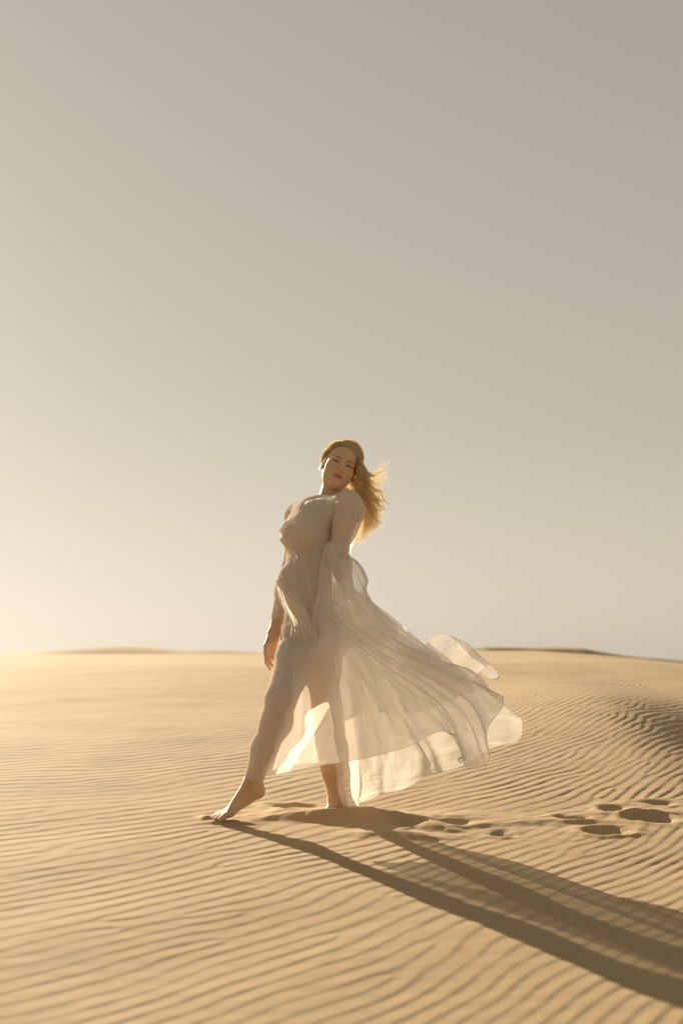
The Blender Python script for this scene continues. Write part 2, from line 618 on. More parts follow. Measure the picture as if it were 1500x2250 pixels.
# arms
el_l = P3(742, 1212, -0.095); wr_l = P3(764, 1306, -0.02)
arm_l = chain([sh_l, (sh_l * 0.6 + el_l * 0.4), el_l], [0.043, 0.037, 0.033], 0.022) + \
    chain([el_l, el_l * 0.7 + wr_l * 0.3, wr_l], [0.036, 0.036, 0.025], 0.02)
el_r = P3(638, 1252, 0.19); wr_r = P3(602, 1392, 0.11)
arm_r = chain([sh_r, (sh_r * 0.6 + el_r * 0.4), el_r], [0.041, 0.036, 0.033], 0.045) + \
    chain([el_r, el_r * 0.7 + wr_r * 0.3, wr_r], [0.035, 0.037, 0.0245], 0.02)

# legs: her right leg reaches forward, her left leg carries her
hip_f = P3(674, 1395, 0.055); kn_f = P3(617, 1535, -0.17); an_f = P3(556, 1716, -0.09)
leg_f = chain([hip_f, hip_f * 0.62 + kn_f * 0.38, kn_f], [0.098, 0.083, 0.057], 0.05) + \
    chain([kn_f, kn_f * 0.72 + an_f * 0.28 + np.array([0.014, 0.01, 0]), kn_f * 0.4 + an_f * 0.6, an_f], [0.054, 0.057, 0.045, 0.033], 0.03)
hip_b = P3(706, 1395, -0.055); kn_b = P3(715, 1585, -0.05); an_b = P3(741, 1760, 0.03)
leg_b = chain([hip_b, hip_b * 0.6 + kn_b * 0.4, kn_b], [0.088, 0.074, 0.053], 0.05) + \
    chain([kn_b, kn_b * 0.70 + an_b * 0.30 + np.array([0.002, 0.015, 0]), kn_b * 0.4 + an_b * 0.6, an_b], [0.052, 0.054, 0.044, 0.034], 0.03)

# feet
foot_f = [
    cone(an_f, P3(512, 1774, -0.095), 0.034, 0.021, 0.03),
    cone(P3(565, 1742, -0.085), P3(540, 1757, -0.09), 0.026, 0.022, 0.03),
    cone(P3(540, 1757, -0.09), P3(508, 1783, -0.118), 0.021, 0.018, 0.02),
    cone(P3(540, 1752, -0.08), P3(502, 1781, -0.062), 0.021, 0.016, 0.02),
    cone(an_f + np.array([0.004, 0, 0]), P3(570, 1738, -0.085), 0.027, 0.022, 0.025),
    ell(P3(549, 1722, -0.115), (0.014, 0.010, 0.014), None, 0.02),
]
toe_tip = [(483, 1801, -0.128), (473, 1800, -0.108), (468, 1798, -0.088), (466, 1796, -0.071), (468, 1793.5, -0.056)]
toe_root = [(508, 1788, -0.122), (501, 1787, -0.104), (498, 1786, -0.088), (496, 1785, -0.074), (496, 1783, -0.062)]
for i in range(5):
    a, t = P3(*toe_root[i]), P3(*toe_tip[i])
    m = a * 0.45 + t * 0.55 + np.array([0, 0, 0.0045])
    r = [0.0125, 0.0090, 0.0085, 0.0080, 0.0078][i]
    foot_f += [cone(a, m, r + 0.002, r, 0.012), cone(m, t, r, r * 0.9, 0.004)]
foot_b = [
    cone(an_b, P3(722, 1789, -0.03), 0.034, 0.022, 0.03),
    cone(P3(747, 1780, 0.06), P3(722, 1796, -0.03), 0.029, 0.020, 0.03),
    cone(an_b, P3(746, 1777, 0.055), 0.031, 0.028, 0.03),
    cone(P3(716, 1797, -0.04), P3(702, 1801, -0.055), 0.020, 0.012, 0.03),
    cone(P3(720, 1797, -0.02), P3(705, 1800, -0.02), 0.020, 0.010, 0.03),
]

# right hand, hanging and slightly curled
hand = [
    cone(wr_r, P3(594, 1424, 0.105), 0.0235, 0.0150, 0.02),
    cone(wr_r, P3(604, 1426, 0.112), 0.0225, 0.0130, 0.02),
    cone(P3(600, 1400, 0.108), P3(588, 1420, 0.095), 0.018, 0.012, 0.02),
]
fingers = [
    [(589, 1424, 0.100), (583.5, 1441, 0.098), (585, 1456, 0.098), (593.5, 1470, 0.100)],
    [(594, 1428, 0.104), (590.5, 1444, 0.100), (594, 1457, 0.100), (602.5, 1466, 0.103)],
    [(600, 1429, 0.108), (599.5, 1443, 0.103), (604, 1453, 0.103), (611, 1458, 0.107)],
    [(606, 1427, 0.112), (607.5, 1438, 0.107), (612, 1446, 0.107), (617, 1449, 0.110)],
]
for i, f in enumerate(fingers):
    pts = [P3(*q) for q in f]
    r = [0.0088, 0.0088, 0.0082, 0.0072][i]
    hand += [cone(pts[0], pts[1], r * 1.12, r, 0.012), cone(pts[1], pts[2], r, r * 0.93, 0.003), cone(pts[2], pts[3], r * 0.93, r * 0.72, 0.003)]
th = [P3(592, 1405, 0.090), P3(584, 1419, 0.068), P3(583, 1434, 0.060), P3(588, 1447, 0.062)]
hand += [cone(th[0], th[1], 0.015, 0.0105, 0.015), cone(th[1], th[2], 0.0105, 0.009, 0.004), cone(th[2], th[3], 0.009, 0.007, 0.004)]
# left hand, hidden behind the cloth, gathering it
hl = wr_l
hand_l = [cone(hl, P3(772, 1330, -0.02), 0.022, 0.018, 0.02)]
for i in range(4):
    a = P3(766 + 5 * i, 1330, -0.035 + 0.01 * i); b_ = P3(764 + 5 * i, 1346, -0.055 + 0.01 * i); c_ = P3(768 + 5 * i, 1354, -0.04 + 0.01 * i)
    hand_l += [cone(a, b_, 0.009, 0.008, 0.01), cone(b_, c_, 0.008, 0.007, 0.003)]
hand_l += [cone(P3(760, 1316, -0.03), P3(756, 1336, -0.055), 0.012, 0.008, 0.012)]

# ---- head, in its own frame: x her left, y up, z out of the face
HEAD_O = P3(745, 1028, 0.045)
yaw, pit, rol = R(11.0), R(6.0), R(22.0)
Fh = np.array([math.sin(yaw) * math.cos(pit), -math.cos(yaw) * math.cos(pit), math.sin(pit)])
r0 = np.cross(Fh, UP); r0 = -r0 / np.linalg.norm(r0)               # her left
r0 = r0 if r0[0] > 0 else -r0
u0 = np.cross(Fh, r0); u0 = u0 if u0[2] > 0 else -u0
Uh = u0 * math.cos(rol) + r0 * math.sin(rol)
Rh = r0 * math.cos(rol) - u0 * math.sin(rol)
HEAD_AX = np.array([Rh, Uh, Fh])
HS = 1.0


def hp(x, y, z):
    return HEAD_O + HS * (x * Rh + y * Uh + z * Fh)


def hell(c, r, k, op='add', tilt=None):
    A = HEAD_AX if tilt is None else tilt @ HEAD_AX
    return ell(hp(*c), np.array(r) * HS, A, k, op)


def hcone(a, b_, ra, rb, k, op='add'):
    return cone(hp(*a), hp(*b_), ra * HS, rb * HS, k, op)


def rotz(a):
    c, s = math.cos(a), math.sin(a)
    return np.array([[c, s, 0], [-s, c, 0], [0, 0, 1]])


head = [
    hell((0, 0.032, -0.014), (0.071, 0.084, 0.090), 0.02),
    hell((0, -0.020, 0.030), (0.0585, 0.080, 0.052), 0.03),
    hell((0, 0.045, 0.040), (0.054, 0.045, 0.042), 0.03),
]
for s in (-1, 1):
    head += [
        hcone((s * 0.044, -0.050, 0.008), (s * 0.010, -0.096, 0.060), 0.018, 0.014, 0.03),
        hell((s * 0.043, -0.024, 0.054), (0.020, 0.017, 0.018), 0.03),
        hell((s * 0.030, 0.017, 0.074), (0.022, 0.007, 0.011), 0.016, tilt=rotz(s * -0.12)),
    ]
head += [
    hell((0, -0.060, 0.066), (0.032, 0.028, 0.022), 0.022),
    hell((0, -0.096, 0.072), (0.015, 0.013, 0.013), 0.022),
]
for s in (-1, 1):
    head += [
        hell((s * 0.0315, 0.001, 0.095), (0.0185, 0.0105, 0.015), 0.014, 'sub'),
        hell((s * 0.031, 0.000, 0.0695), (0.0125, 0.0125, 0.0125), 0.003),
    ]
head += [
    hcone((0, 0.012, 0.078), (0, -0.030, 0.1005), 0.0085, 0.0090, 0.016),
    hell((0, -0.034, 0.1000), (0.0095, 0.0085, 0.0090), 0.008),
    hell((-0.0115, -0.037, 0.0915), (0.0070, 0.0070, 0.0085), 0.007),
    hell((0.0115, -0.037, 0.0915), (0.0070, 0.0070, 0.0085), 0.007),
    hell((-0.0060, -0.0435, 0.0965), (0.0034, 0.0030, 0.0050), 0.003, 'sub'),
    hell((0.0060, -0.0435, 0.0965), (0.0034, 0.0030, 0.0050), 0.003, 'sub'),
    hell((-0.008, -0.0600, 0.0865), (0.0150, 0.0052, 0.0078), 0.006, tilt=rotz(0.10)),
    hell((0.008, -0.0600, 0.0865), (0.0150, 0.0052, 0.0078), 0.006, tilt=rotz(-0.10)),
    hell((0, -0.0700, 0.0855), (0.0175, 0.0062, 0.0085), 0.006),
    hell((0, -0.0648, 0.0960), (0.0210, 0.0011, 0.0090), 0.003, 'sub'),
]


def lid(sx, upper):
    c = hp(sx * 0.031, 0.0, 0.0695)
    n = (Uh * 0.96 + Fh * (-0.10)) if upper else (-Uh * 0.97 + Fh * (-0.12))
    n = n / np.linalg.norm(n)
    edge = 0.0016 if upper else 0.0036

    def fn(p):
        q = p - c
        return np.maximum(np.linalg.norm(q, axis=1) - 0.0142 * HS, edge - q @ n)
    return custom(fn, c, 0.02, 0.003)


for s in (-1, 1):
    head += [lid(s, True), lid(s, False)]
    head += [
        hell((s * 0.0735, -0.004, -0.010), (0.0085, 0.030, 0.0175), 0.010),
        hell((s * 0.0805, 0.002, -0.004), (0.0060, 0.018, 0.0095), 0.005, 'sub'),
        hell((s * 0.0750, -0.028, -0.003), (0.0055, 0.0085, 0.0075), 0.006),
    ]

body_prims = torso + leg_f + leg_b + foot_f + foot_b + arm_l + arm_r + hand + hand_l + neck + head


def body_fn(p, c, r):
    return field(body_prims, p, cull_c=c, cull_r=r)


def fine_axis(lo, hi, coarse, fines):
    """Spacing 'coarse' except inside the given (a, b, step) spans."""
    out = [lo]
    while out[-1] < hi:
        s = coarse
        for a, b_, st in fines:
            if a <= out[-1] < b_:
                s = min(s, st)
        out.append(out[-1] + s)
    return np.array(out)


hx, hy, hz = HEAD_O
AX = fine_axis(-0.66, 0.16, 0.004, [(hx - 0.095, hx + 0.095, 0.0019), (-0.60, -0.50, 0.0028), (-0.36, -0.26, 0.0028)])
AY = fine_axis(-0.32, 0.34, 0.004, [(hy - 0.125, hy - 0.03, 0.0019), (-0.15, -0.03, 0.003), (0.05, 0.13, 0.0028)])
AZ = fine_axis(-0.06, hz + 0.16, 0.004, [(hz - 0.125, hz + 0.05, 0.0019), (-0.03, 0.06, 0.003), (0.62, 0.76, 0.0028)])
bv, bf = surface_net(body_fn, AX, AY, AZ)
bv = relax(bv, bf, 1, 0.5)

# natural colouring of the skin: lips, brows, lash line, knees and toes; painted shade in the lid crease
loc = ((bv - HEAD_O) / HS) @ HEAD_AX.T
tint = np.ones((len(bv), 4), np.float32)


def stain(mask, col):
    m = np.clip(mask, 0, 1)[:, None]
    tint[:, :3] = tint[:, :3] * (1 - m) + tint[:, :3] * np.array(col) * m


on_face = smooth01((loc[:, 2] - 0.055) / 0.01)
lipw = np.exp(-((np.abs(loc[:, 0]) / 0.0225) ** 4) - (((loc[:, 1] + 0.0650 - 0.0) / 0.0105) ** 4)) * on_face
stain(lipw * 0.9, (0.80, 0.52, 0.50))
stain(np.exp(-((np.abs(loc[:, 0]) / 0.021) ** 4) - ((loc[:, 1] + 0.0648) / 0.0014) ** 2) * on_face, (0.45, 0.25, 0.22))
for s in (-1, 1):
    bx = loc[:, 0] * s
    arch = 0.0175 + 0.0045 * np.sin(np.clip((bx - 0.012) / 0.036, 0, 1) * 2.4) - 0.002
    w = np.exp(-((loc[:, 1] - arch) / 0.0030) ** 2) * smooth01((bx - 0.010) / 0.004) * (1 - smooth01((bx - 0.044) / 0.008)) * on_face
    stain(w * 0.95, (0.30, 0.22, 0.16))
    # lashes, and lid crease shade painted into the skin colour
    ex, ey = bx - 0.031, loc[:, 1]
    w = np.exp(-((ey - 0.0022 + 18 * ex * ex) / 0.0022) ** 2) * (np.abs(ex) < 0.0165) * (loc[:, 2] > 0.06)
    stain(w * 1.0, (0.10, 0.07, 0.05))
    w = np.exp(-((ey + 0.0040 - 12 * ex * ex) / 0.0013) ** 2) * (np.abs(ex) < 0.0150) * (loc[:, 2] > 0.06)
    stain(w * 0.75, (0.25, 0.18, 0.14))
    w = np.exp(-((ey - 0.006) / 0.006) ** 2 - (ex / 0.015) ** 2) * on_face
    stain(w * 0.45, (0.72, 0.62, 0.55))
    w = np.exp(-((bx - 0.040) / 0.016) ** 2 - ((loc[:, 1] + 0.030) / 0.014) ** 2) * on_face
    stain(w * 0.35, (1.0, 0.80, 0.74))
stain(np.clip(1 - np.linalg.norm(bv - P3(548, 1722, -0.12), axis=1) / 0.03, 0, 1) * 0.5, (0.72, 0.62, 0.55))

body_me = mesh_from('body', bv, bf)
ca = body_me.color_attributes.new('skin_tint', 'FLOAT_COLOR', 'POINT')
ca.data.foreach_set('color', tint.ravel())

m_skin, nt, out = new_mat('skin')
b = node(nt, 'ShaderNodeBsdfPrincipled', Roughness=0.58)
b.inputs['Specular IOR Level'].default_value = 0.25
b.inputs['Subsurface Weight'].default_value = 0.25
b.inputs['Subsurface Radius'].default_value = (0.007, 0.003, 0.0015)
b.inputs['Subsurface Scale'].default_value = 1.0
at = node(nt, 'ShaderNodeVertexColor', layer_name='skin_tint')
tc = node(nt, 'ShaderNodeTexCoord')
ns = node(nt, 'ShaderNodeTexNoise', Scale=14.0, Detail=4.0)
nt.links.new(tc.outputs['Object'], ns.inputs['Vector'])
rp = node(nt, 'ShaderNodeValToRGB')
rp.color_ramp.elements[0].position = 0.3
rp.color_ramp.elements[0].color = (0.58, 0.375, 0.235, 1)
rp.color_ramp.elements[1].position = 0.7
rp.color_ramp.elements[1].color = (0.67, 0.45, 0.29, 1)
nt.links.new(ns.outputs['Fac'], rp.inputs['Fac'])
mx = node(nt, 'ShaderNodeMix', data_type='RGBA', blend_type='MULTIPLY')
mx.inputs['Factor'].default_value = 1.0
nt.links.new(rp.outputs['Color'], mx.inputs['A'])
nt.links.new(at.outputs['Color'], mx.inputs['B'])
nt.links.new(mx.outputs['Result'], b.inputs['Base Color'])
nt.links.new(b.outputs['BSDF'], out.inputs['Surface'])

person = bpy.data.objects.new('person', None)
COL.objects.link(person)
person['label'] = 'barefoot blonde woman in a sheer cream wind-blown dress striding across the dune'
person['category'] = 'person'
body = add_obj('body', body_me, m_skin, person)
print('BODY', len(bv), len(bf))

# ------------------------------------------------------------------ eyes, jewellery
def uv_sphere(c, r, ax=None, nu=20, nv=14):
    th = np.linspace(0, np.pi, nv); phi = np.linspace(0, 2 * np.pi, nu, endpoint=False)
    A, B = np.meshgrid(phi, th, indexing='ij')
    v = np.stack([np.sin(B) * np.cos(A), np.sin(B) * np.sin(A), np.cos(B)], -1).reshape(-1, 3)
    if ax is not None:
        v = v @ ax
    return c + r * v, grid_faces(nu, nv, True)


def torus(c, n, R0, r, nu=28, nv=8):
    n = np.asarray(n, float) / np.linalg.norm(n)
    a = np.cross(n, [0.3, 0.5, 0.8]); a /= np.linalg.norm(a)
    b_ = np.cross(n, a)
    t = np.linspace(0, 2 * np.pi, nu, endpoint=False); f = np.linspace(0, 2 * np.pi, nv + 1)
    T, F = np.meshgrid(t, f, indexing='ij')
    d = np.cos(T)[..., None] * a + np.sin(T)[..., None] * b_
    v = c + d * (R0 + r * np.cos(F))[..., None] + n * (r * np.sin(F))[..., None]
    return v.reshape(-1, 3), grid_faces(nu, nv + 1, True)


def plain_mat(name, col, rough=0.5, metal=0.0, spec=0.5):
    m, nt, out = new_mat(name)
    b = node(nt, 'ShaderNodeBsdfPrincipled', Roughness=rough, Metallic=metal)
    b.inputs['Base Color'].default_value = (*col, 1)
    b.inputs['Specular IOR Level'].default_value = spec
    ns = node(nt, 'ShaderNodeTexNoise', Scale=300.0)
    bp = node(nt, 'ShaderNodeBump', Strength=0.05, Distance=0.0005)
    nt.links.new(ns.outputs['Fac'], bp.inputs['Height'])
    nt.links.new(bp.outputs['Normal'], b.inputs['Normal'])
    nt.links.new(b.outputs['BSDF'], out.inputs['Surface'])
    return m


m_white = plain_mat('eye_white', (0.34, 0.29, 0.25), 0.2)
m_iris = plain_mat('iris', (0.05, 0.055, 0.05), 0.15)
m_gold = plain_mat('gold', (0.85, 0.68, 0.38), 0.2, 1.0)
for s in (-1, 1):
    c = hp(s * 0.031, 0, 0.0695)
    v, f = uv_sphere(c, 0.0129, HEAD_AX)
    eye = add_obj('eye', mesh_from('eye', v, f), m_white, person)
    gaze = HEAD_AX[2] * 0.97 + HEAD_AX[0] * (-0.10) + HEAD_AX[1] * (-0.02)
    gaze /= np.linalg.norm(gaze)
    v, f = uv_sphere(c + gaze * 0.0078, 0.0062, HEAD_AX, 16, 10)
    add_obj('iris', mesh_from('iris', v, f), m_iris, eye)
for s, dy in ((-1, 0), (1, 0)):
    v, f = torus(hp(s * 0.081, -0.040, 0.002), HEAD_AX[0], 0.0075, 0.0011)
    add_obj('earring', mesh_from('earring', v, f), m_gold, person)
v, f = torus(hp(-0.083, 0.004, -0.014), HEAD_AX[0] * 0.6 + HEAD_AX[1], 0.005, 0.0009)
add_obj('earring', mesh_from('earring', v, f), m_gold, person)
for q0, q1 in ((fingers[0][1], fingers[0][2]), (fingers[1][0], fingers[1][1])):
    a, b_ = P3(*q0), P3(*q1)
    v, f = torus(a * 0.75 + b_ * 0.25, b_ - a, 0.0094, 0.0012)
    add_obj('ring', mesh_from('ring', v, f), m_gold, person)

# ------------------------------------------------------------------ the dress
def chiffon(name, alpha, col=(0.86, 0.83, 0.78), weave=0.12):
    m, nt, out = new_mat(name)
    tc = node(nt, 'ShaderNodeTexCoord')
    ns = node(nt, 'ShaderNodeTexNoise', Scale=26.0, Detail=5.0, Roughness=0.65)
    nt.links.new(tc.outputs['Object'], ns.inputs['Vector'])
    nf = node(nt, 'ShaderNodeTexNoise', Scale=420.0, Detail=2.0)
    nt.links.new(tc.outputs['Object'], nf.inputs['Vector'])
    bp = node(nt, 'ShaderNodeBump', Strength=0.35, Distance=0.0015)
    nt.links.new(nf.outputs['Fac'], bp.inputs['Height'])
    di = node(nt, 'ShaderNodeBsdfDiffuse', Color=(*col, 1))
    tr = node(nt, 'ShaderNodeBsdfTranslucent', Color=(*[min(1, c * 1.03) for c in col], 1))
    nt.links.new(bp.outputs['Normal'], di.inputs['Normal'])
    nt.links.new(bp.outputs['Normal'], tr.inputs['Normal'])
    mc = node(nt, 'ShaderNodeMixShader', Fac=0.55)
    nt.links.new(di.outputs['BSDF'], mc.inputs[1])
    nt.links.new(tr.outputs['BSDF'], mc.inputs[2])
    tp = node(nt, 'ShaderNodeBsdfTransparent', Color=(1.0, 0.985, 0.96, 1))
    # open weave: the more edge-on the cloth, the more thread lies in the line of sight
    geo = node(nt, 'ShaderNodeNewGeometry')
    dt = node(nt, 'ShaderNodeVectorMath', operation='DOT_PRODUCT')
    nt.links.new(geo.outputs['Normal'], dt.inputs[0])
    nt.links.new(geo.outputs['Incoming'], dt.inputs[1])
    ab = node(nt, 'ShaderNodeMath', operation='ABSOLUTE')
    nt.links.new(dt.outputs['Value'], ab.inputs[0])
    mxm = node(nt, 'ShaderNodeMath', operation='MAXIMUM')
    nt.links.new(ab.outputs[0], mxm.inputs[0]); mxm.inputs[1].default_value = 0.12
    dv = node(nt, 'ShaderNodeMath', operation='DIVIDE')
    dv.inputs[0].default_value = 0.85
    nt.links.new(mxm.outputs[0], dv.inputs[1])
    # gaps = (1-alpha)^(1/cos)
    mr = node(nt, 'ShaderNodeMapRange')
    mr.inputs['To Min'].default_value = 1 - alpha - weave
    mr.inputs['To Max'].default_value = 1 - alpha + weave
    nt.links.new(ns.outputs['Fac'], mr.inputs['Value'])
    pw = node(nt, 'ShaderNodeMath', operation='POWER')
    nt.links.new(mr.outputs['Result'], pw.inputs[0])
    nt.links.new(dv.outputs[0], pw.inputs[1])
    ms = node(nt, 'ShaderNodeMixShader')
    nt.links.new(pw.outputs[0], ms.inputs['Fac'])
    nt.links.new(mc.outputs[0], ms.inputs[1])
    nt.links.new(tp.outputs[0], ms.inputs[2])
    nt.links.new(ms.outputs[0], out.inputs['Surface'])
    return m


m_bodice = chiffon('chiffon_bodice', 0.86, weave=0.05)
m_skirt = chiffon('chiffon_skirt', 0.62, weave=0.05)
m_under = chiffon('chiffon_underskirt', 0.66, weave=0.04)
m_loose = chiffon('chiffon_loose', 0.70, weave=0.05)
m_hem = chiffon('chiffon_hem', 0.88, weave=0.02)

dress = bpy.data.objects.new('dress', None)
COL.objects.link(dress)
dress.parent = person
dress['label'] = 'sheer cream chiffon dress clinging in front and blown out behind'


def project(p):
    q = p - CAM
    f = q[:, 1] * CP + q[:, 2] * SP
    u = -q[:, 1] * SP + q[:, 2] * CP
    return np.stack([750 + FPX * q[:, 0] / f, 1125 - FPX * u / f], -1)


def seg_dist(p2, poly):
    d = np.full(len(p2), 1e9)
    poly = catmull(np.array(poly, float), len(poly) * 4)
    for a, b_ in zip(poly[:-1], poly[1:]):
        ab = b_ - a
        t = np.clip(((p2 - a) @ ab) / (ab @ ab), 0, 1)
        d = np.minimum(d, np.linalg.norm(p2 - a - t[:, None] * ab, axis=1))
    return d


neck_dir = (neck1 - neck0) / np.linalg.norm(neck1 - neck0)
shell_neck = [cone(neck0 - UP * 0.03, neck0 + neck_dir * 0.05, 0.047, 0.040, 0.035)]
thigh_b = [cone(hip_b, hip_b * 0.5 + kn_b * 0.5, 0.088, 0.07, 0.05)]
torso_shell = torso + shell_neck + thigh_b
fore_r = (wr_r - el_r); len_fr = np.linalg.norm(fore_r); fore_r = fore_r / len_fr
shin = an_f - kn_f; len_shin = np.linalg.norm(shin); shin = shin / len_shin

RIDGES = [  # raised folds of the cloth, photo polylines, height, width px
    ([(668, 1152), (667, 1190), (670, 1235), (674, 1262), (682, 1310), (688, 1350)], 0.005, 2.6),
    ([(608, 1276), (626, 1297), (650, 1318), (668, 1342), (684, 1385), (698, 1416)], 0.009, 4.0),
    ([(672, 1252), (690, 1275), (699, 1286)], 0.005, 2.5),
    ([(640, 1300), (660, 1318), (672, 1350), (680, 1375)], 0.005, 3.5),
    ([(737, 1103), (705, 1120), (672, 1137), (640, 1152), (617, 1168)], 0.006, 3.2),
    ([(742, 1112), (716, 1128), (690, 1140), (664, 1150)], 0.006, 3.0),
    ([(730, 1096), (700, 1108), (668, 1125), (640, 1150)], 0.004, 2.5),
    ([(712, 1100), (680, 1112), (650, 1130), (634, 1150)], 0.004, 2.2),
    ([(755, 1130), (730, 1136), (700, 1140)], 0.005, 2.6),
    ([(752, 1090), (742, 1104), (733, 1118)], 0.005, 2.5),
    ([(782, 1110), (776, 1150), (766, 1190), (764, 1225)], 0.005, 2.2),
    ([(788, 1112), (783, 1150), (772, 1185)], 0.004, 2.0),
    ([(638, 1372), (655, 1366), (668, 1362)], 0.006, 3.0),
    ([(642, 1402), (655, 1388), (672, 1376)], 0.006, 3.0),
    ([(630, 1425), (652, 1402), (676, 1380)], 0.004, 3.0),
]


def wrinkle(p, nrm):
    uv = project(p)
    x, y = uv[:, 0] / 100.0, uv[:, 1] / 100.0
    z = p[:, 1] * 4
    w = 0.0007 * N2(p[:, 0] * 70, p[:, 1] * 70, p[:, 2] * 45)
    # chest: diagonal pulls from the raised shoulder
    a = -0.80 * x + 0.45 * y; c = 0.45 * x + 0.80 * y
    rid = 1 - np.abs(N1(a * 1.1, c * 7.0, z)) * 2.2
    m = smooth01((y - 10.9) / 0.3) * (1 - smooth01((y - 12.0) / 0.6))
    w += 0.0052 * rid * m
    # belly: soft, nearly smooth, finer lines running down
    rid = 1 - np.abs(N3(x * 6.0, y * 0.8, z)) * 2
    w += 0.0012 * rid * smooth01((y - 12.0) / 0.5) * (1 - smooth01((y - 13.2) / 0.5))
    # hip: pulls sweeping down and back
    a = 0.62 * x + 0.78 * y; c = 0.78 * x - 0.62 * y
    rid = 1 - np.abs(N2(a * 1.2, c * 5.5, z)) * 2.2
    w += 0.0052 * rid * smooth01((y - 12.9) / 0.4) * (1 - smooth01((y - 14.3) / 0.5))
    # leg: rings of cloth across the shin and knee, rucked on the windward side
    t = ((p - kn_f) @ shin) / len_shin
    side = smooth01((0.05 - ((p - kn_f) @ np.array([0.93, 0.2, -0.3]))) / 0.09)
    rid = 1 - np.abs(N1(t * 13.0 + 0.6 * x, x * 0.9 + 0.4, z * 0.5)) * 2.2
    fine = 1 - np.abs(N3(t * 30.0 + x, x * 2.0, z)) * 2
    m = smooth01((y - 14.4) / 0.5)
    w += (0.0022 * np.clip(rid, -0.6, 1) + 0.0016 * fine) * m * (0.25 + 0.75 * side)
    # named folds, on the camera side
    view = CAM - p
    face = np.abs(np.sum(nrm * view, 1)) / np.linalg.norm(view, axis=1)
    face = smooth01((face - 0.12) / 0.45)
    w *= 0.45 + 0.55 * face
    for poly, h, wd in RIDGES:
        d = seg_dist(uv, poly)
        w += 1.7 * h * np.exp(-(d / wd) ** 2) * face
    return w


def vert_normals(v, f):
    fn = np.cross(v[f[:, 2]] - v[f[:, 0]], v[f[:, 3]] - v[f[:, 1]])
    n = np.zeros_like(v)
    for a in range(4):
        for e in range(3):
            n[:, e] += np.bincount(f[:, a], fn[:, e], len(v))
    return n / (np.linalg.norm(n, axis=1, keepdims=True) + 1e-12)


def build_shell(name, prims, base, keep_fn, mat, lo, hi, step=0.0036):
    ax = np.arange(lo[0], hi[0], step); ay = np.arange(lo[1], hi[1], step); az = np.arange(lo[2], hi[2], step)
    v, f = surface_net(lambda p, c, r: field(prims, p, cull_c=c, cull_r=r, reach=0.10) - base, ax, ay, az)
    v = relax(v, f, 2, 0.5)
    n = vert_normals(v, f)
    keep = keep_fn(v)
    w = wrinkle(v, n)
    if name == 'sleeve':
        # the loose outer sleeve stops mid forearm, a narrow cuff goes on
        t = ((v - el_r) @ fore_r) / len_fr
        w = np.where((np.linalg.norm(v - el_r - np.outer(t * len_fr, fore_r), axis=1) < 0.06) & (t > 0.45), w - 0.003, w)
    v = v + n * w[:, None]
    v, f, _ = clip_mesh(v, f, keep)
    return add_obj(name, mesh_from(name, v, f), mat, dress)


Z1440 = P3(700, 1440, 0)[2]


def keep_torso(v):
    ax_n = (v - neck0) @ neck_dir
    rad = np.linalg.norm(v - neck0 - np.outer(ax_n, neck_dir), axis=1)
    tilt = (v - neck0) @ (0.20 * FWD - 0.28 * LFT)
    k = ~((ax_n + tilt > 0.014) & (rad < 0.066))
    return k & (v[:, 2] > Z1440)


def keep_leg(v):
    t = ((v - kn_f) @ shin) / len_shin
    t = t + 0.35 * (v[:, 0] - an_f[0]) / len_shin * 0.3
    return (t < 0.965) & (v[:, 2] < P3(0, 1400, 0)[2])


def keep_arm_r(v):
    t = ((v - el_r) @ fore_r) / len_fr
    return (t < 0.80) & (((v - sh_r) @ ((el_r - sh_r) / np.linalg.norm(el_r - sh_r))) > 0.045)


def keep_arm_l(v):
    up = (el_l - sh_l) / np.linalg.norm(el_l - sh_l)
    return (((v - sh_l) @ up) > -0.012)


blo, bhi = np.array([-0.40, -0.24, 0.5]), np.array([0.16, 0.34, 1.5])
arm_mix = [cone(sh_l, sh_l * 0.8 + el_l * 0.2, 0.045, 0.039, 0.02), cone(sh_r, sh_r * 0.6 + el_r * 0.4, 0.041, 0.037, 0.05)]
leg_mix = [cone(hip_f, hip_f * 0.5 + kn_f * 0.5, 0.098, 0.080, 0.05)]
build_shell('bodice', torso_shell + leg_mix + arm_mix, 0.0065, keep_torso, m_bodice, blo, bhi)
build_shell('leg_wrap', leg_f, 0.0075, keep_leg, m_bodice,
            np.array([-0.50, -0.30, 0.1]), np.array([-0.02, 0.20, 0.80]))
build_shell('sleeve', arm_r, 0.0055, keep_arm_r, m_bodice, np.array([-0.36, 0.06, 0.78]), np.array([-0.10, 0.30, 1.42]))
build_shell('sleeve', arm_l, 0.0060, keep_arm_l, m_bodice, np.array([-0.10, -0.16, 0.90]), np.array([0.14, 0.16, 1.46]))


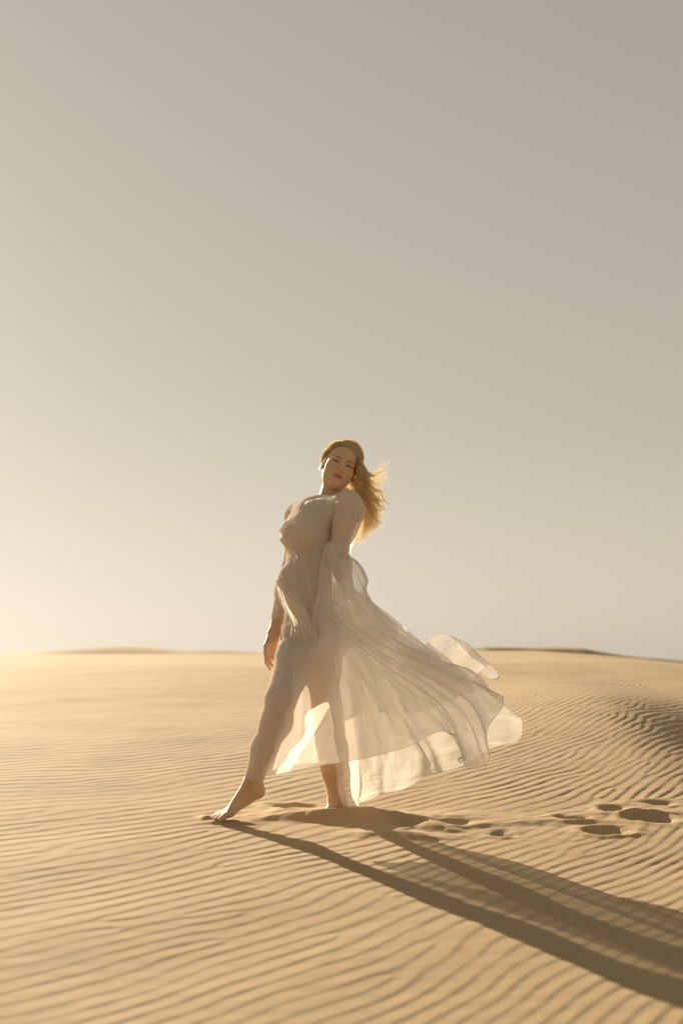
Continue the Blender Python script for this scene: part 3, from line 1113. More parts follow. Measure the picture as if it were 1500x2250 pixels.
def sheet(name, cols, nu, nv, folds=(), rough=0.004, seed=0.0, hem=True, mat=None, parent=None, hem_r=0.0010, wind=None):
    """A cloth panel through columns of (photo x, photo y, depth) points. folds: list of
    (folds across, amplitude at top, amplitude at hem, phase, skew, span of u they live in)."""
    if wind is not None:                                       # the loose cloth streams towards the camera's right
        def blow(q):
            x, y, Y = q
            w = float(smooth01((x - 655) / 170.0))
            a = (x - 750.0) / FPX
            X = a * (6.3 + wind) / (1 + a)
            return (x, y, Y * (1 - 0.65 * w) + w * (wind - X))
        cols = [[blow(q) for q in c] for c in cols]
    C = np.array([[P3(*q) for q in c] for c in cols])          # (nc, k, 3)
    C = catmull(C, nu)                                         # along columns
    C = np.transpose(catmull(np.transpose(C, (1, 0, 2)), nv), (1, 0, 2))   # (nu, nv, 3)
    u = np.linspace(0, 1, nu)[:, None] * np.ones((1, nv)); v = np.ones((nu, 1)) * np.linspace(0, 1, nv)[None]
    Tu = np.gradient(C, axis=0); Tv = np.gradient(C, axis=1)
    tl = Tu / (np.linalg.norm(Tu, axis=-1, keepdims=True) + 1e-9)
    n = np.cross(Tu, Tv); n /= (np.linalg.norm(n, axis=-1, keepdims=True) + 1e-9)
    edge = smooth01(u / 0.05) * smooth01((1 - u) / 0.05)
    for (cnt, a0, a1, ph, skew, (ua, ub)) in folds:
        uw = u + 0.06 * N2(u * 2.2 + seed, v * 1.6, np.full_like(u, ph)) + skew * v + 0.6 * skew * np.sin(v * 3.6 + ph)
        phi = 2 * np.pi * cnt * uw + ph + 1.4 * N1(u * cnt * 0.7 + seed, v * 1.2, np.full_like(u, ph))
        am = (a0 + (a1 - a0) * v ** 1.3) * (0.65 + 0.7 * N3(u * cnt * 0.6, v * 1.3, np.full_like(u, seed + ph))) * edge * smooth01((u - ua) / 0.12 + 0.5) * smooth01((ub - u) / 0.12 + 0.5)
        C = C + n * (am * np.sin(phi))[..., None] + tl * (am * 0.75 * np.cos(phi))[..., None]
    C = C + n * (rough * N1(u * 26, v * 9, np.full_like(u, seed)))[..., None]
    C = C + n * (0.35 * rough * N2(u * 70, v * 16, np.full_like(u, seed)))[..., None]
    o = add_obj(name, mesh_from(name, C.reshape(-1, 3), grid_faces(nu, nv)), mat or m_skirt, parent or dress)
    if hem:
        tube_obj('hem', C[:, -1], hem_r, o)
    return o, C


def tube_obj(name, path, r, parent, sides=5, mat=None):
    path = np.asarray(path)
    T = np.gradient(path, axis=0); T /= (np.linalg.norm(T, axis=1, keepdims=True) + 1e-9)
    a = np.cross(T, [0.31, 0.52, 0.79]); a /= (np.linalg.norm(a, axis=1, keepdims=True) + 1e-9)
    b_ = np.cross(T, a)
    t = np.linspace(0, 2 * np.pi, sides + 1)
    v = path[:, None] + r * (np.cos(t)[None, :, None] * a[:, None] + np.sin(t)[None, :, None] * b_[:, None])
    return add_obj(name, mesh_from(name, v.reshape(-1, 3), grid_faces(len(path), sides + 1)), mat or m_hem, parent)


near_cols = [
    [(632, 1425, -0.10), (622, 1480, -0.155), (614, 1530, -0.205), (602, 1590, -0.195), (583, 1650, -0.16), (560, 1706, -0.125)],
    [(652, 1392, -0.10), (656, 1460, -0.17), (656, 1530, -0.225), (650, 1595, -0.225), (635, 1650, -0.19), (618, 1699, -0.16)],
    [(668, 1366, -0.10), (692, 1440, -0.20), (702, 1515, -0.25), (702, 1590, -0.25), (697, 1640, -0.23), (690, 1683, -0.20)],
    [(680, 1346, -0.10), (718, 1428, -0.23), (746, 1502, -0.28), (768, 1575, -0.28), (782, 1625, -0.26), (790, 1668, -0.24)],
    [(686, 1332, -0.11), (738, 1416, -0.24), (788, 1484, -0.28), (832, 1545, -0.28), (868, 1600, -0.27), (890, 1642, -0.25)],
    [(690, 1322, -0.11), (754, 1406, -0.22), (822, 1468, -0.26), (885, 1522, -0.26), (940, 1570, -0.25), (975, 1606, -0.22)],
    [(693, 1317, -0.11), (762, 1402, -0.205), (834, 1458, -0.24), (903, 1508, -0.245), (965, 1562, -0.225), (1014, 1656, -0.18)],
    [(695, 1313, -0.11), (768, 1398, -0.195), (843, 1452, -0.225), (918, 1499, -0.235), (990, 1568, -0.21), (1028, 1684, -0.165)],
    [(697, 1309, -0.11), (773, 1395, -0.19), (849, 1446, -0.215), (927, 1491, -0.22), (1010, 1562, -0.19), (1050, 1687, -0.15)],
    [(699, 1306, -0.11), (778, 1391, -0.18), (856, 1439, -0.20), (938, 1481, -0.20), (1030, 1546, -0.165), (1067, 1666, -0.13)],
    [(701, 1302, -0.11), (782, 1388, -0.165), (861, 1433, -0.18), (946, 1473, -0.175), (1045, 1528, -0.14), (1078, 1604, -0.11)],
    [(704, 1298, -0.11), (786, 1384, -0.15), (866, 1428, -0.16), (950, 1466, -0.15), (1045, 1508, -0.12), (1106, 1548, -0.09)],
    [(710, 1294, -0.10), (791, 1375, -0.125), (871, 1420, -0.13), (950, 1457, -0.12), (1045, 1495, -0.09), (1098, 1525, -0.06)],
    [(716, 1290, -0.09), (795, 1364, -0.10), (876, 1410, -0.10), (945, 1446, -0.08), (1005, 1474, -0.05), (1045, 1496, -0.02)],
    [(736, 1280, -0.05), (800, 1326, -0.03), (858, 1366, -0.01), (908, 1404, 0.01), (945, 1432, 0.02), (975, 1450, 0.03)],
    [(755, 1274, 0.02), (799, 1308, 0.03), (847, 1344, 0.05), (900, 1388, 0.06), (930, 1416, 0.07), (945, 1430, 0.07)],
]
sheet('skirt_front', near_cols, 320, 170, folds=[(6, 0.007, 0.034, 0.3, 0.14, (0.38, 0.92)), (4, 0.0, 0.014, 1.7, 0.04, (0.12, 0.6)), (14, 0.004, 0.007, 2.0, -0.10, (0.35, 1.0)), (10, 0.0, 0.014, 0.9, 0.05, (0.45, 0.95))], seed=1.3, wind=-0.16)

far_cols = [
    [(768, 1288, 0.04), (805, 1318, 0.06), (856, 1362, 0.08), (912, 1412, 0.09), (960, 1448, 0.08), (1000, 1470, 0.07)],
    [(770, 1292, 0.06), (812, 1336, 0.09), (880, 1420, 0.12), (960, 1490, 0.15), (1045, 1535, 0.17), (1122, 1562, 0.17)],
    [(770, 1298, 0.08), (815, 1360, 0.12), (885, 1455, 0.17), (970, 1535, 0.21), (1065, 1580, 0.23), (1143, 1590, 0.24)],
    [(768, 1304, 0.10), (812, 1380, 0.14), (880, 1480, 0.19), (965, 1560, 0.24), (1060, 1612, 0.26), (1130, 1630, 0.26)],
    [(766, 1310, 0.11), (808, 1400, 0.16), (870, 1500, 0.21), (940, 1580, 0.25), (1010, 1628, 0.27), (1074, 1646, 0.27)],
    [(762, 1316, 0.12), (800, 1415, 0.16), (855, 1520, 0.21), (910, 1600, 0.25), (960, 1655, 0.26), (1002, 1690, 0.25)],
    [(757, 1320, 0.12), (790, 1425, 0.16), (838, 1535, 0.20), (880, 1620, 0.23), (915, 1670, 0.24), (938, 1702, 0.23)],
    [(752, 1324, 0.12), (780, 1435, 0.15), (818, 1550, 0.19), (846, 1640, 0.21), (866, 1695, 0.21), (880, 1734, 0.20)],
    [(746, 1328, 0.11), (768, 1445, 0.14), (796, 1560, 0.17), (815, 1655, 0.18), (828, 1712, 0.17), (838, 1744, 0.16)],
    [(738, 1332, 0.10), (752, 1450, 0.12), (770, 1570, 0.14), (784, 1665, 0.14), (793, 1730, 0.13), (800, 1762, 0.12)],
    [(728, 1335, 0.02), (738, 1450, -0.06), (750, 1570, -0.15), (758, 1665, -0.12), (766, 1740, -0.05), (770, 1780, -0.02)],
    [(712, 1335, 0.00), (714, 1450, -0.06), (720, 1570, -0.16), (730, 1665, -0.13), (742, 1735, -0.06), (750, 1768, -0.04)],
    [(702, 1335, 0.00), (692, 1450, -0.02), (688, 1570, -0.09), (700, 1665, -0.07), (714, 1724, -0.02), (720, 1758, 0.00)],
    [(690, 1335, 0.03), (682, 1450, 0.05), (684, 1560, 0.05), (698, 1650, 0.05), (714, 1715, 0.06), (724, 1752, 0.07)],
]
sheet('skirt_back', far_cols, 260, 150, folds=[(6, 0.003, 0.016, 1.1, -0.05, (0.25, 0.72)), (3, 0.002, 0.022, 0.2, 0.03, (0.1, 0.8)), (15, 0.001, 0.004, 0.4, 0.05, (0.2, 0.8))], seed=5.1, wind=0.02)

mid_cols = [
    [(676, 1352, -0.06), (690, 1430, -0.10), (706, 1500, -0.13), (726, 1550, -0.14), (742, 1590, -0.14)],
    [(686, 1335, -0.06), (722, 1416, -0.12), (756, 1482, -0.14), (788, 1530, -0.14), (812, 1566, -0.13)],
    [(694, 1322, -0.06), (752, 1400, -0.12), (808, 1456, -0.14), (862, 1512, -0.14), (905, 1566, -0.13)],
    [(702, 1312, -0.06), (772, 1388, -0.10), (845, 1438, -0.12), (922, 1490, -0.12), (985, 1540, -0.10)],
    [(714, 1302, -0.05), (786, 1370, -0.08), (866, 1418, -0.08), (950, 1462, -0.07), (1040, 1512, -0.05)],
    [(735, 1290, -0.02), (798, 1336, -0.02), (860, 1378, -0.01), (930, 1425, 0.00), (1000, 1470, 0.02)],
]
sheet('skirt_lining', mid_cols, 160, 110, folds=[(7, 0.004, 0.018, 2.3, 0.08, (0.1, 1.0)), (13, 0.002, 0.006, 0.9, -0.05, (0.1, 1.0))], seed=7.7, wind=-0.08)

under_cols = [
    [(660, 1345, 0.13), (650, 1410, 0.14), (640, 1490, 0.09), (628, 1570, 0.02), (612, 1645, -0.03), (598, 1694, -0.05)],
    [(668, 1340, 0.15), (668, 1410, 0.17), (666, 1500, 0.14), (662, 1580, 0.09), (656, 1640, 0.05), (650, 1680, 0.02)],
    [(680, 1338, 0.13), (684, 1410, 0.14), (690, 1500, 0.12), (692, 1580, 0.09), (694, 1640, 0.06), (694, 1676, 0.05)],
    [(692, 1336, 0.08), (702, 1410, 0.08), (714, 1500, 0.08), (722, 1580, 0.08), (730, 1635, 0.08), (738, 1666, 0.08)],
]
sheet('underskirt', under_cols, 90, 100, folds=[(3, 0.002, 0.012, 0.7, 0.05, (0, 1))], seed=8.3, mat=m_under)

hip_cols = [
    [(633, 1318, 0.19), (623, 1350, 0.215), (620, 1390, 0.225), (624, 1425, 0.22), (634, 1452, 0.20)],
    [(645, 1315, 0.19), (640, 1350, 0.21), (640, 1390, 0.22), (644, 1430, 0.21), (652, 1460, 0.19)],
    [(665, 1312, 0.17), (664, 1350, 0.19), (664, 1390, 0.20), (666, 1440, 0.19), (670, 1470, 0.17)],
]
sheet('hip_drape', hip_cols, 50, 60, folds=[(3, 0.001, 0.005, 0.2, 0.0, (0, 1))], rough=0.002, seed=2.2)

drape_cols = [
    [(716, 1196, -0.150), (708, 1222, -0.155), (703, 1250, -0.155), (700, 1285, -0.150), (692, 1335, -0.165), (686, 1375, -0.175), (697, 1416, -0.19)],
    [(722, 1190, -0.160), (718, 1214, -0.165), (716, 1245, -0.165), (715, 1285, -0.160), (706, 1335, -0.180), (698, 1378, -0.190), (708, 1424, -0.205)],
    [(730, 1196, -0.155), (732, 1220, -0.162), (734, 1250, -0.160), (738, 1288, -0.155), (740, 1335, -0.175), (750, 1380, -0.20), (768, 1424, -0.22)],
    [(740, 1216, -0.120), (747, 1238, -0.135), (755, 1262, -0.135), (766, 1294, -0.125), (780, 1335, -0.140), (800, 1380, -0.165), (826, 1420, -0.18)],
    [(756, 1218, 0.000), (770, 1232, -0.020), (782, 1252, -0.040), (793, 1280, -0.055), (810, 1322, -0.070), (838, 1362, -0.085), (872, 1400, -0.09)],
    [(767, 1222, 0.050), (784, 1232, 0.042), (799, 1254, 0.030), (807, 1278, 0.020), (803, 1304, 0.010), (828, 1334, 0.010), (866, 1368, 0.010)],
    [(764, 1226, 0.100), (778, 1236, 0.098), (792, 1256, 0.094), (800, 1280, 0.090), (794, 1306, 0.080), (808, 1336, 0.080), (840, 1372, 0.085)],
]
sheet('side_drape', drape_cols, 130, 110, folds=[(6, 0.003, 0.012, 0.9, 0.06, (0, 1)), (13, 0.001, 0.005, 2.2, -0.05, (0, 1))], rough=0.003, seed=3.7, hem=False, wind=-0.12)

back_cols = [
    [(762, 1092, 0.03), (765, 1130, 0.06), (756, 1180, 0.10), (748, 1228, 0.11), (750, 1290, 0.10)],
    [(782, 1096, 0.02), (790, 1130, 0.05), (773, 1180, 0.08), (762, 1228, 0.08), (770, 1290, 0.08)],
    [(790, 1104, -0.02), (797, 1134, 0.00), (780, 1184, 0.02), (768, 1226, 0.03), (772, 1270, 0.04)],
    [(786, 1108, -0.07), (792, 1138, -0.06), (776, 1186, -0.04), (764, 1228, -0.02), (764, 1262, -0.02)],
    [(775, 1112, -0.11), (778, 1140, -0.11), (766, 1190, -0.08), (756, 1230, -0.06), (752, 1262, -0.06)],
]
sheet('back_drape', back_cols, 60, 80, folds=[(3, 0.001, 0.003, 0.9, 0.0, (0, 1))], rough=0.002, seed=6.4, hem=False)

curl_cols = [
    [(868, 1424, -0.02), (905, 1424, -0.03), (932, 1420, -0.03), (942, 1404, -0.01), (964, 1391, 0.02), (984, 1398, 0.06), (990, 1412, 0.09)],
    [(884, 1452, -0.03), (925, 1450, -0.04), (955, 1440, -0.04), (972, 1412, -0.01), (996, 1400, 0.02), (1014, 1412, 0.06), (1014, 1430, 0.09)],
    [(912, 1476, -0.04), (955, 1470, -0.05), (990, 1452, -0.05), (1008, 1426, -0.02), (1030, 1419, 0.01), (1044, 1438, 0.05), (1034, 1454, 0.08)],
    [(950, 1494, -0.05), (992, 1484, -0.05), (1024, 1462, -0.05), (1046, 1445, -0.02), (1064, 1448, 0.01), (1076, 1468, 0.04), (1060, 1482, 0.06)],
    [(1000, 1508, -0.05), (1030, 1494, -0.05), (1056, 1474, -0.04), (1074, 1461, -0.01), (1090, 1474, 0.01), (1096, 1490, 0.02), (1084, 1494, 0.04)],
]
sheet('wind_curl', curl_cols, 90, 100, folds=[(2, 0.001, 0.006, 0.4, 0.2, (0, 1))], rough=0.0005, seed=9.4, wind=-0.08)


def edge_ring(name, c, axis, prims, base, tilt, parent, n=64, r=0.0013, wave=0.002):
    """A finished edge of the cloth round a limb or the neck."""
    axis = axis / np.linalg.norm(axis)
    a = np.cross(axis, [0.3, 0.2, 0.9]); a /= np.linalg.norm(a)
    b_ = np.cross(axis, a)
    t = np.linspace(0, 2 * np.pi, n + 1)
    d = np.cos(t)[:, None] * a + np.sin(t)[:, None] * b_
    lo, hi = np.zeros(n + 1), np.full(n + 1, 0.12)
    cc = c + axis * (-(d @ tilt))[:, None] * 0.07 + axis * (wave * np.sin(3 * t + 1))[:, None]
    for _ in range(16):
        m = 0.5 * (lo + hi)
        ins = field(prims, cc + d * m[:, None]) < base
        lo = np.where(ins, m, lo); hi = np.where(ins, hi, m)
    return tube_obj(name, cc + d * hi[:, None], r, parent)


edge_ring('neckline', neck0 + neck_dir * 0.014, neck_dir, [torso[6]] + shell_neck, 0.0070, 0.20 * FWD - 0.28 * LFT, dress, r=0.0010)
edge_ring('cuff', el_r + fore_r * len_fr * 0.80, fore_r, arm_r, 0.0040, np.zeros(3), dress)
edge_ring('cuff', el_r + fore_r * len_fr * 0.45, fore_r, arm_r, 0.0075, np.zeros(3), dress)
edge_ring('ankle_hem', kn_f + shin * len_shin * 0.965, shin, leg_f, 0.0080, np.zeros(3), dress)


def lay_on(cols, prims, base):
    """Columns of (photo x, y, gap): points lifted off the near side of the body by gap."""
    Ys = np.linspace(-0.40, 0.30, 281)
    out = []
    for c in cols:
        col = []
        for x, y, gap in c:
            P = px(np.full(281, float(x)), np.full(281, float(y)), Ys)
            d = field(prims, P) - base - gap
            hit = np.where(d < 0)[0]
            col.append((x, y, float(Ys[hit[0]] if len(hit) else Ys[np.argmin(d)])))
        out.append(col)
    return out


cover = torso_shell + leg_mix + arm_mix
chest_cols = [
    [(644, 1108, 0.004), (632, 1138, 0.006), (616, 1164, 0.005), (615, 1186, 0.004), (628, 1208, 0.003), (627, 1236, 0.003), (618, 1268, 0.003)],
    [(664, 1103, 0.006), (652, 1132, 0.010), (636, 1160, 0.008), (628, 1194, 0.009), (640, 1222, 0.006), (638, 1254, 0.004), (630, 1296, 0.004)],
    [(690, 1097, 0.006), (678, 1124, 0.014), (664, 1150, 0.012), (654, 1184, 0.012), (654, 1216, 0.009), (654, 1258, 0.006), (654, 1318, 0.004)],
    [(715, 1093, 0.006), (706, 1116, 0.014), (696, 1142, 0.018), (688, 1176, 0.012), (682, 1214, 0.010), (678, 1262, 0.008), (678, 1338, 0.005)],
    [(738, 1090, 0.004), (733, 1108, 0.010), (728, 1130, 0.012), (721, 1160, 0.006), (714, 1200, 0.008), (704, 1252, 0.008), (696, 1340, 0.005)],
]
sheet('chest_drape', lay_on(chest_cols, cover, 0.0065), 100, 150, folds=[], rough=0.0015, seed=4.4, mat=m_loose, hem=False)
chest = bpy.data.objects['chest_drape']
me = chest.data
co = np.zeros(len(me.vertices) * 3, np.float32); me.vertices.foreach_get('co', co); co = co.reshape(-1, 3)
uv = project(co)
a_ = -0.80 * uv[:, 0] / 100 + 0.45 * uv[:, 1] / 100; c_ = 0.45 * uv[:, 0] / 100 + 0.80 * uv[:, 1] / 100
lift = 0.008 * np.clip(1 - np.abs(N2(a_ * 0.8, c_ * 6.0)) * 2.4, -0.3, 1) + 0.003 * N1(a_ * 2, c_ * 14.0)
lift = lift * (1 - 0.85 * smooth01((uv[:, 1] - 1165) / 70)) + 0.004 * smooth01((uv[:, 1] - 1180) / 60) * np.clip(1 - np.abs(N3(uv[:, 0] / 16.0, uv[:, 1] / 130.0)) * 2.5, -0.2, 1)
vw = (CAM - co); vw /= np.linalg.norm(vw, axis=1, keepdims=True)
co = co + vw * lift[:, None] + np.array([0, 0, 1]) * (0.5 * lift)[:, None]
me.vertices.foreach_set('co', co.astype(np.float32).ravel()); me.update()

wrap_cols = [
    [(609, 1270, 0.006), (611, 1300, 0.014), (621, 1332, 0.020), (636, 1364, 0.020), (640, 1400, 0.012)],
    [(628, 1292, 0.006), (638, 1318, 0.026), (650, 1348, 0.034), (658, 1378, 0.030), (662, 1404, 0.014)],
    [(652, 1314, 0.006), (662, 1338, 0.028), (671, 1364, 0.036), (678, 1390, 0.030), (683, 1411, 0.014)],
    [(676, 1340, 0.004), (684, 1360, 0.018), (690, 1381, 0.022), (695, 1400, 0.020), (698, 1418, 0.012)],
]
sheet('hip_wrap', lay_on(wrap_cols, cover, 0.0065), 80, 80, folds=[(3, 0.002, 0.007, 0.5, 0.15, (0, 1)), (7, 0.001, 0.003, 1.5, -0.1, (0, 1))], rough=0.002, seed=6.1, mat=m_loose)

# ------------------------------------------------------------------ hair
m_hair, nt, out = new_mat('blonde_hair')
di = node(nt, 'ShaderNodeBsdfDiffuse')
tr = node(nt, 'ShaderNodeBsdfTranslucent')
gl = node(nt, 'ShaderNodeBsdfGlossy', Roughness=0.35)
gl.inputs['Color'].default_value = (0.75, 0.62, 0.40, 1)
at = node(nt, 'ShaderNodeVertexColor', layer_name='strand')
nt.links.new(at.outputs['Color'], di.inputs['Color'])
nt.links.new(at.outputs['Color'], tr.inputs['Color'])
m1 = node(nt, 'ShaderNodeMixShader', Fac=0.6)
nt.links.new(di.outputs[0], m1.inputs[1]); nt.links.new(tr.outputs[0], m1.inputs[2])
m2 = node(nt, 'ShaderNodeMixShader', Fac=0.08)
nt.links.new(m1.outputs[0], m2.inputs[1]); nt.links.new(gl.outputs[0], m2.inputs[2])
tpb = node(nt, 'ShaderNodeBsdfTransparent')
tpb.inputs['Color'].default_value = (1.0, 0.96, 0.87, 1)
m3 = node(nt, 'ShaderNodeMixShader', Fac=0.42)
nt.links.new(m2.outputs[0], m3.inputs[1]); nt.links.new(tpb.outputs[0], m3.inputs[2])
nt.links.new(m3.outputs[0], out.inputs['Surface'])

rng = np.random.RandomState(4)
CC = np.array([0, 0.032, -0.014])


_th = np.linspace(0, np.pi, 61); _ph = np.linspace(-np.pi, np.pi, 121)
_A, _B = np.meshgrid(_th, _ph, indexing='ij')
_D = np.stack([np.sin(_A) * np.cos(_B), np.cos(_A), np.sin(_A) * np.sin(_B)], -1).reshape(-1, 3)
_lo = np.full(len(_D), 0.03); _hi = np.full(len(_D), 0.16)
for _ in range(18):                       # distance from the skull's centre to its surface in every direction
    _m = 0.5 * (_lo + _hi)
    _in = field(head[:3], HEAD_O + (CC + _D * _m[:, None]) @ HEAD_AX) < 0
    _lo = np.where(_in, _m, _lo); _hi = np.where(_in, _hi, _m)
SKULL_R = (0.5 * (_lo + _hi)).reshape(61, 121)


def skull_r(d):
    th = np.arccos(np.clip(d[..., 1], -1, 1)) / np.pi * 60
    ph = (np.arctan2(d[..., 2], d[..., 0]) + np.pi) / (2 * np.pi) * 120
    i = np.clip(th.astype(int), 0, 59); j = np.clip(ph.astype(int), 0, 119)
    a, b = th - i, ph - j
    return SKULL_R[i, j] * (1 - a) * (1 - b) + SKULL_R[i + 1, j] * a * (1 - b) + SKULL_R[i, j + 1] * (1 - a) * b + SKULL_R[i + 1, j + 1] * a * b


def on_skull(q, off=0.006):
    """Point of the skull (plus off) in the direction of head-frame point q."""
    d = np.asarray(q, float) - CC
    d = d / np.linalg.norm(d)
    return hp(*(CC + d * (skull_r(d) + off)))


tails_l = [  # her left of the parting, front to back: (photo x, y, depth)
    [(782, 1014, -0.035), (784, 1038, -0.020), (786, 1060, 0.000), (796, 1078, 0.010), (814, 1088, 0.02), (832, 1086, 0.03), (842, 1098, 0.03)],
    [(791, 1008, -0.015), (800, 1034, 0.000), (811, 1045, 0.010), (826, 1041, 0.015), (838, 1030, 0.02), (853, 1013, 0.02)],
    [(794, 1018, 0.000), (800, 1046, 0.010), (810, 1064, 0.020), (824, 1072, 0.03), (836, 1084, 0.03), (841, 1100, 0.03)],
    [(794, 1022, 0.020), (800, 1055, 0.030), (812, 1082, 0.040), (826, 1100, 0.05), (839, 1110, 0.05), (843, 1096, 0.05)],
    [(792, 1026, 0.045), (797, 1064, 0.050), (807, 1098, 0.055), (820, 1124, 0.06), (829, 1146, 0.06), (818, 1160, 0.06)],
    [(786, 1030, 0.075), (790, 1070, 0.075), (798, 1106, 0.075), (808, 1138, 0.08), (809, 1160, 0.08), (795, 1172, 0.07)],
    [(776, 1034, 0.100), (780, 1072, 0.095), (790, 1108, 0.095), (799, 1140, 0.10), (798, 1164, 0.09), (786, 1181, 0.07), (797, 1174, 0.06)],
]
tails_l = np.array([catmull(np.array(t, float), 7) for t in tails_l])

strands = []      # (points (n,3), colour, radius)


LOCK = [1.0]


def strand_colour():
    a = rng.rand()
    c = np.array([0.92, 0.77, 0.50]) * (1 - a) + np.array([0.98, 0.93, 0.75]) * a
    return np.clip(c * rng.uniform(0.92, 1.06) * LOCK[0] ** np.array([1.0, 1.25, 1.6]), 0, 0.98)


def add_strand(pts, n=26, rad=0.00055, jit=0.004, curl=0.0, free=0.3, ph=None, w=None):
    P = catmull(np.array(pts), n)
    t = np.linspace(0, 1, n)
    s0 = rng.rand() * 100
    env = smooth01((t - free) / 0.5)
    for e in range(3):
        P[:, e] += jit * env * N1(t * 3.0 + s0 + e * 7.3, t * 0 + s0) * 2
    if curl > 0:
        ph = (rng.rand() * 6.28 if ph is None else ph) + rng.normal() * 0.3
        w = rng.uniform(9, 15) if w is None else w
        P[:, 0] += curl * env ** 2 * np.cos(w * t + ph)
        P[:, 2] += curl * env ** 2 * np.sin(w * t + ph)
        P[:, 1] += curl * env ** 2 * np.sin(w * 0.8 * t + ph * 2)
    strands.append((P, strand_colour(), rad * rng.uniform(0.7, 1.25)))


L_FRONT = np.array([(-0.028, 0.080, 0.060), (0.008, 0.082, 0.066), (0.038, 0.058, 0.056), (0.057, 0.026, 0.042), (0.070, -0.008, 0.030)])
L_BACK = np.array([(-0.010, 0.110, -0.060), (0.030, 0.105, -0.065), (0.060, 0.075, -0.065), (0.075, 0.035, -0.060), (0.080, -0.010, -0.055)])
R_FRONT = np.array([(-0.030, 0.080, 0.058), (-0.046, 0.068, 0.046), (-0.060, 0.044, 0.026), (-0.068, 0.030, 0.000), (-0.066, 0.005, -0.045), (-0.010, -0.050, -0.085)])
R_BACK = np.array([(-0.012, 0.110, -0.060), (-0.040, 0.095, -0.060), (-0.060, 0.070, -0.060), (-0.068, 0.040, -0.062), (-0.060, 0.000, -0.075), (-0.010, -0.045, -0.090)])


def tail_at(k):
    k0 = min(5, int(k)); f = k - k0
    return tails_l[k0] * (1 - f) + tails_l[k0 + 1] * f


crng = np.random.RandomState(21)
NAPE = [[(752, 1030, 0.10), (762, 1058, 0.10), (775, 1082, 0.085), (790, 1100, 0.08), (806, 1118, 0.07), (820, 1136, 0.06)],
        [(765, 1030, 0.08), (772, 1056, 0.07), (782, 1076, 0.05), (798, 1090, 0.04), (816, 1100, 0.04), (834, 1104, 0.04)],
        [(772, 1025, 0.05), (779, 1050, 0.03), (786, 1070, 0.02), (800, 1082, 0.02), (820, 1080, 0.03), (836, 1070, 0.03)]]
NAPE = np.array([catmull(np.array(t, float), 7) for t in NAPE])
for c in range(16):                        # mass beside the neck
    k = crng.uniform(0, 2); k0 = min(1, int(k)); f = k - k0
    tail0 = NAPE[k0] * (1 - f) + NAPE[k0 + 1] * f + crng.normal(size=3) * np.array([4.0, 4.5, 0.010]) * np.linspace(0.4, 1.6, 7)[:, None]
    cph, cw, ccur = crng.rand() * 6.28, crng.uniform(8, 14), crng.uniform(0.003, 0.010)
    for i in range(13):
        tail = tail0 + rng.normal(size=3) * np.array([2.0, 2.0, 0.006])
        add_strand([on_skull(np.array([0.045, 0.03, -0.05]) + rng.normal(size=3) * 0.015, 0.005)] + [P3(*q) for q in tail], n=30, jit=0.003, curl=ccur, ph=cph, w=cw, free=0.3)
for c in range(46):                        # locks on her left: over the skull, then off with the wind
    t0 = (c + 0.5) / 46
    tail0 = tail_at(np.clip(t0 * 6 + crng.normal() * 0.5, 0, 6)) + (crng.normal(size=3) * np.array([6.5, 7.5, 0.018]) + np.array([2.5, 0, 0])) * np.linspace(0.15, 1.45, 7)[:, None]
    lift = crng.uniform(0.010, 0.030)
    LOCK[0] = crng.uniform(0.86, 1.12)
    cph, cw, ccur = crng.rand() * 6.28, crng.uniform(10, 17), crng.uniform(0.004, 0.013)
    for i in range(14):
        t = np.clip(t0 + rng.normal() * 0.022, -0.03, 1)
        tail = tail0 + rng.normal(size=3) * np.array([1.7, 1.8, 0.005]) * np.linspace(0.6, 1.3, 7)[:, None]
        loc_ = L_FRONT * (1 - t) + L_BACK * t + rng.normal(size=(1, 3)) * 0.0025
        off = lift * rng.uniform(0.5, 1.2) * (0.30 + 0.70 * float(smooth01((t + 0.02) / 0.30)))
        pts = [on_skull(loc_[0], 0.004 + 0.6 * off)] + [on_skull(q, off * e) for q, e in zip(loc_[1:4], (1.0, 0.95, 0.8))]
        tl = catmull(np.array([P3(*q) for q in tail]), 10)
        tl = tl[:max(5, int(10 * rng.uniform(0.65, 1.0)))]
        add_strand(pts + list(tl[1:]), n=32, jit=0.003, curl=ccur, ph=cph, w=cw, free=0.35)

for i in range(520):                       # her right side: swept back over the ear
    t = rng.rand() ** 1.1
    LOCK[0] = 0.88 + 0.24 * ((i * 0.618 + int(t * 14) * 0.37) % 1.0)
    loc_ = R_FRONT * (1 - t) + R_BACK * t
    off = rng.uniform(0.006, 0.022) * (0.35 + 0.65 * float(smooth01(t / 0.3)))
    pts = [on_skull(loc_[0] + rng.normal(size=3) * 0.002, 0.004 + 0.010 * float(smooth01(t / 0.3)))] + [on_skull(q + rng.normal(size=3) * 0.003, off) for q in loc_[1:]]
    end = tails_l[rng.randint(4, 7)][3:] + rng.normal(size=3) * np.array([6, 8, 0.012])
    if rng.rand() < 0.5:
        pts += [P3(*q) for q in end]
    add_strand(pts, n=30, jit=0.002, curl=0.003 * rng.rand(), free=0.5)

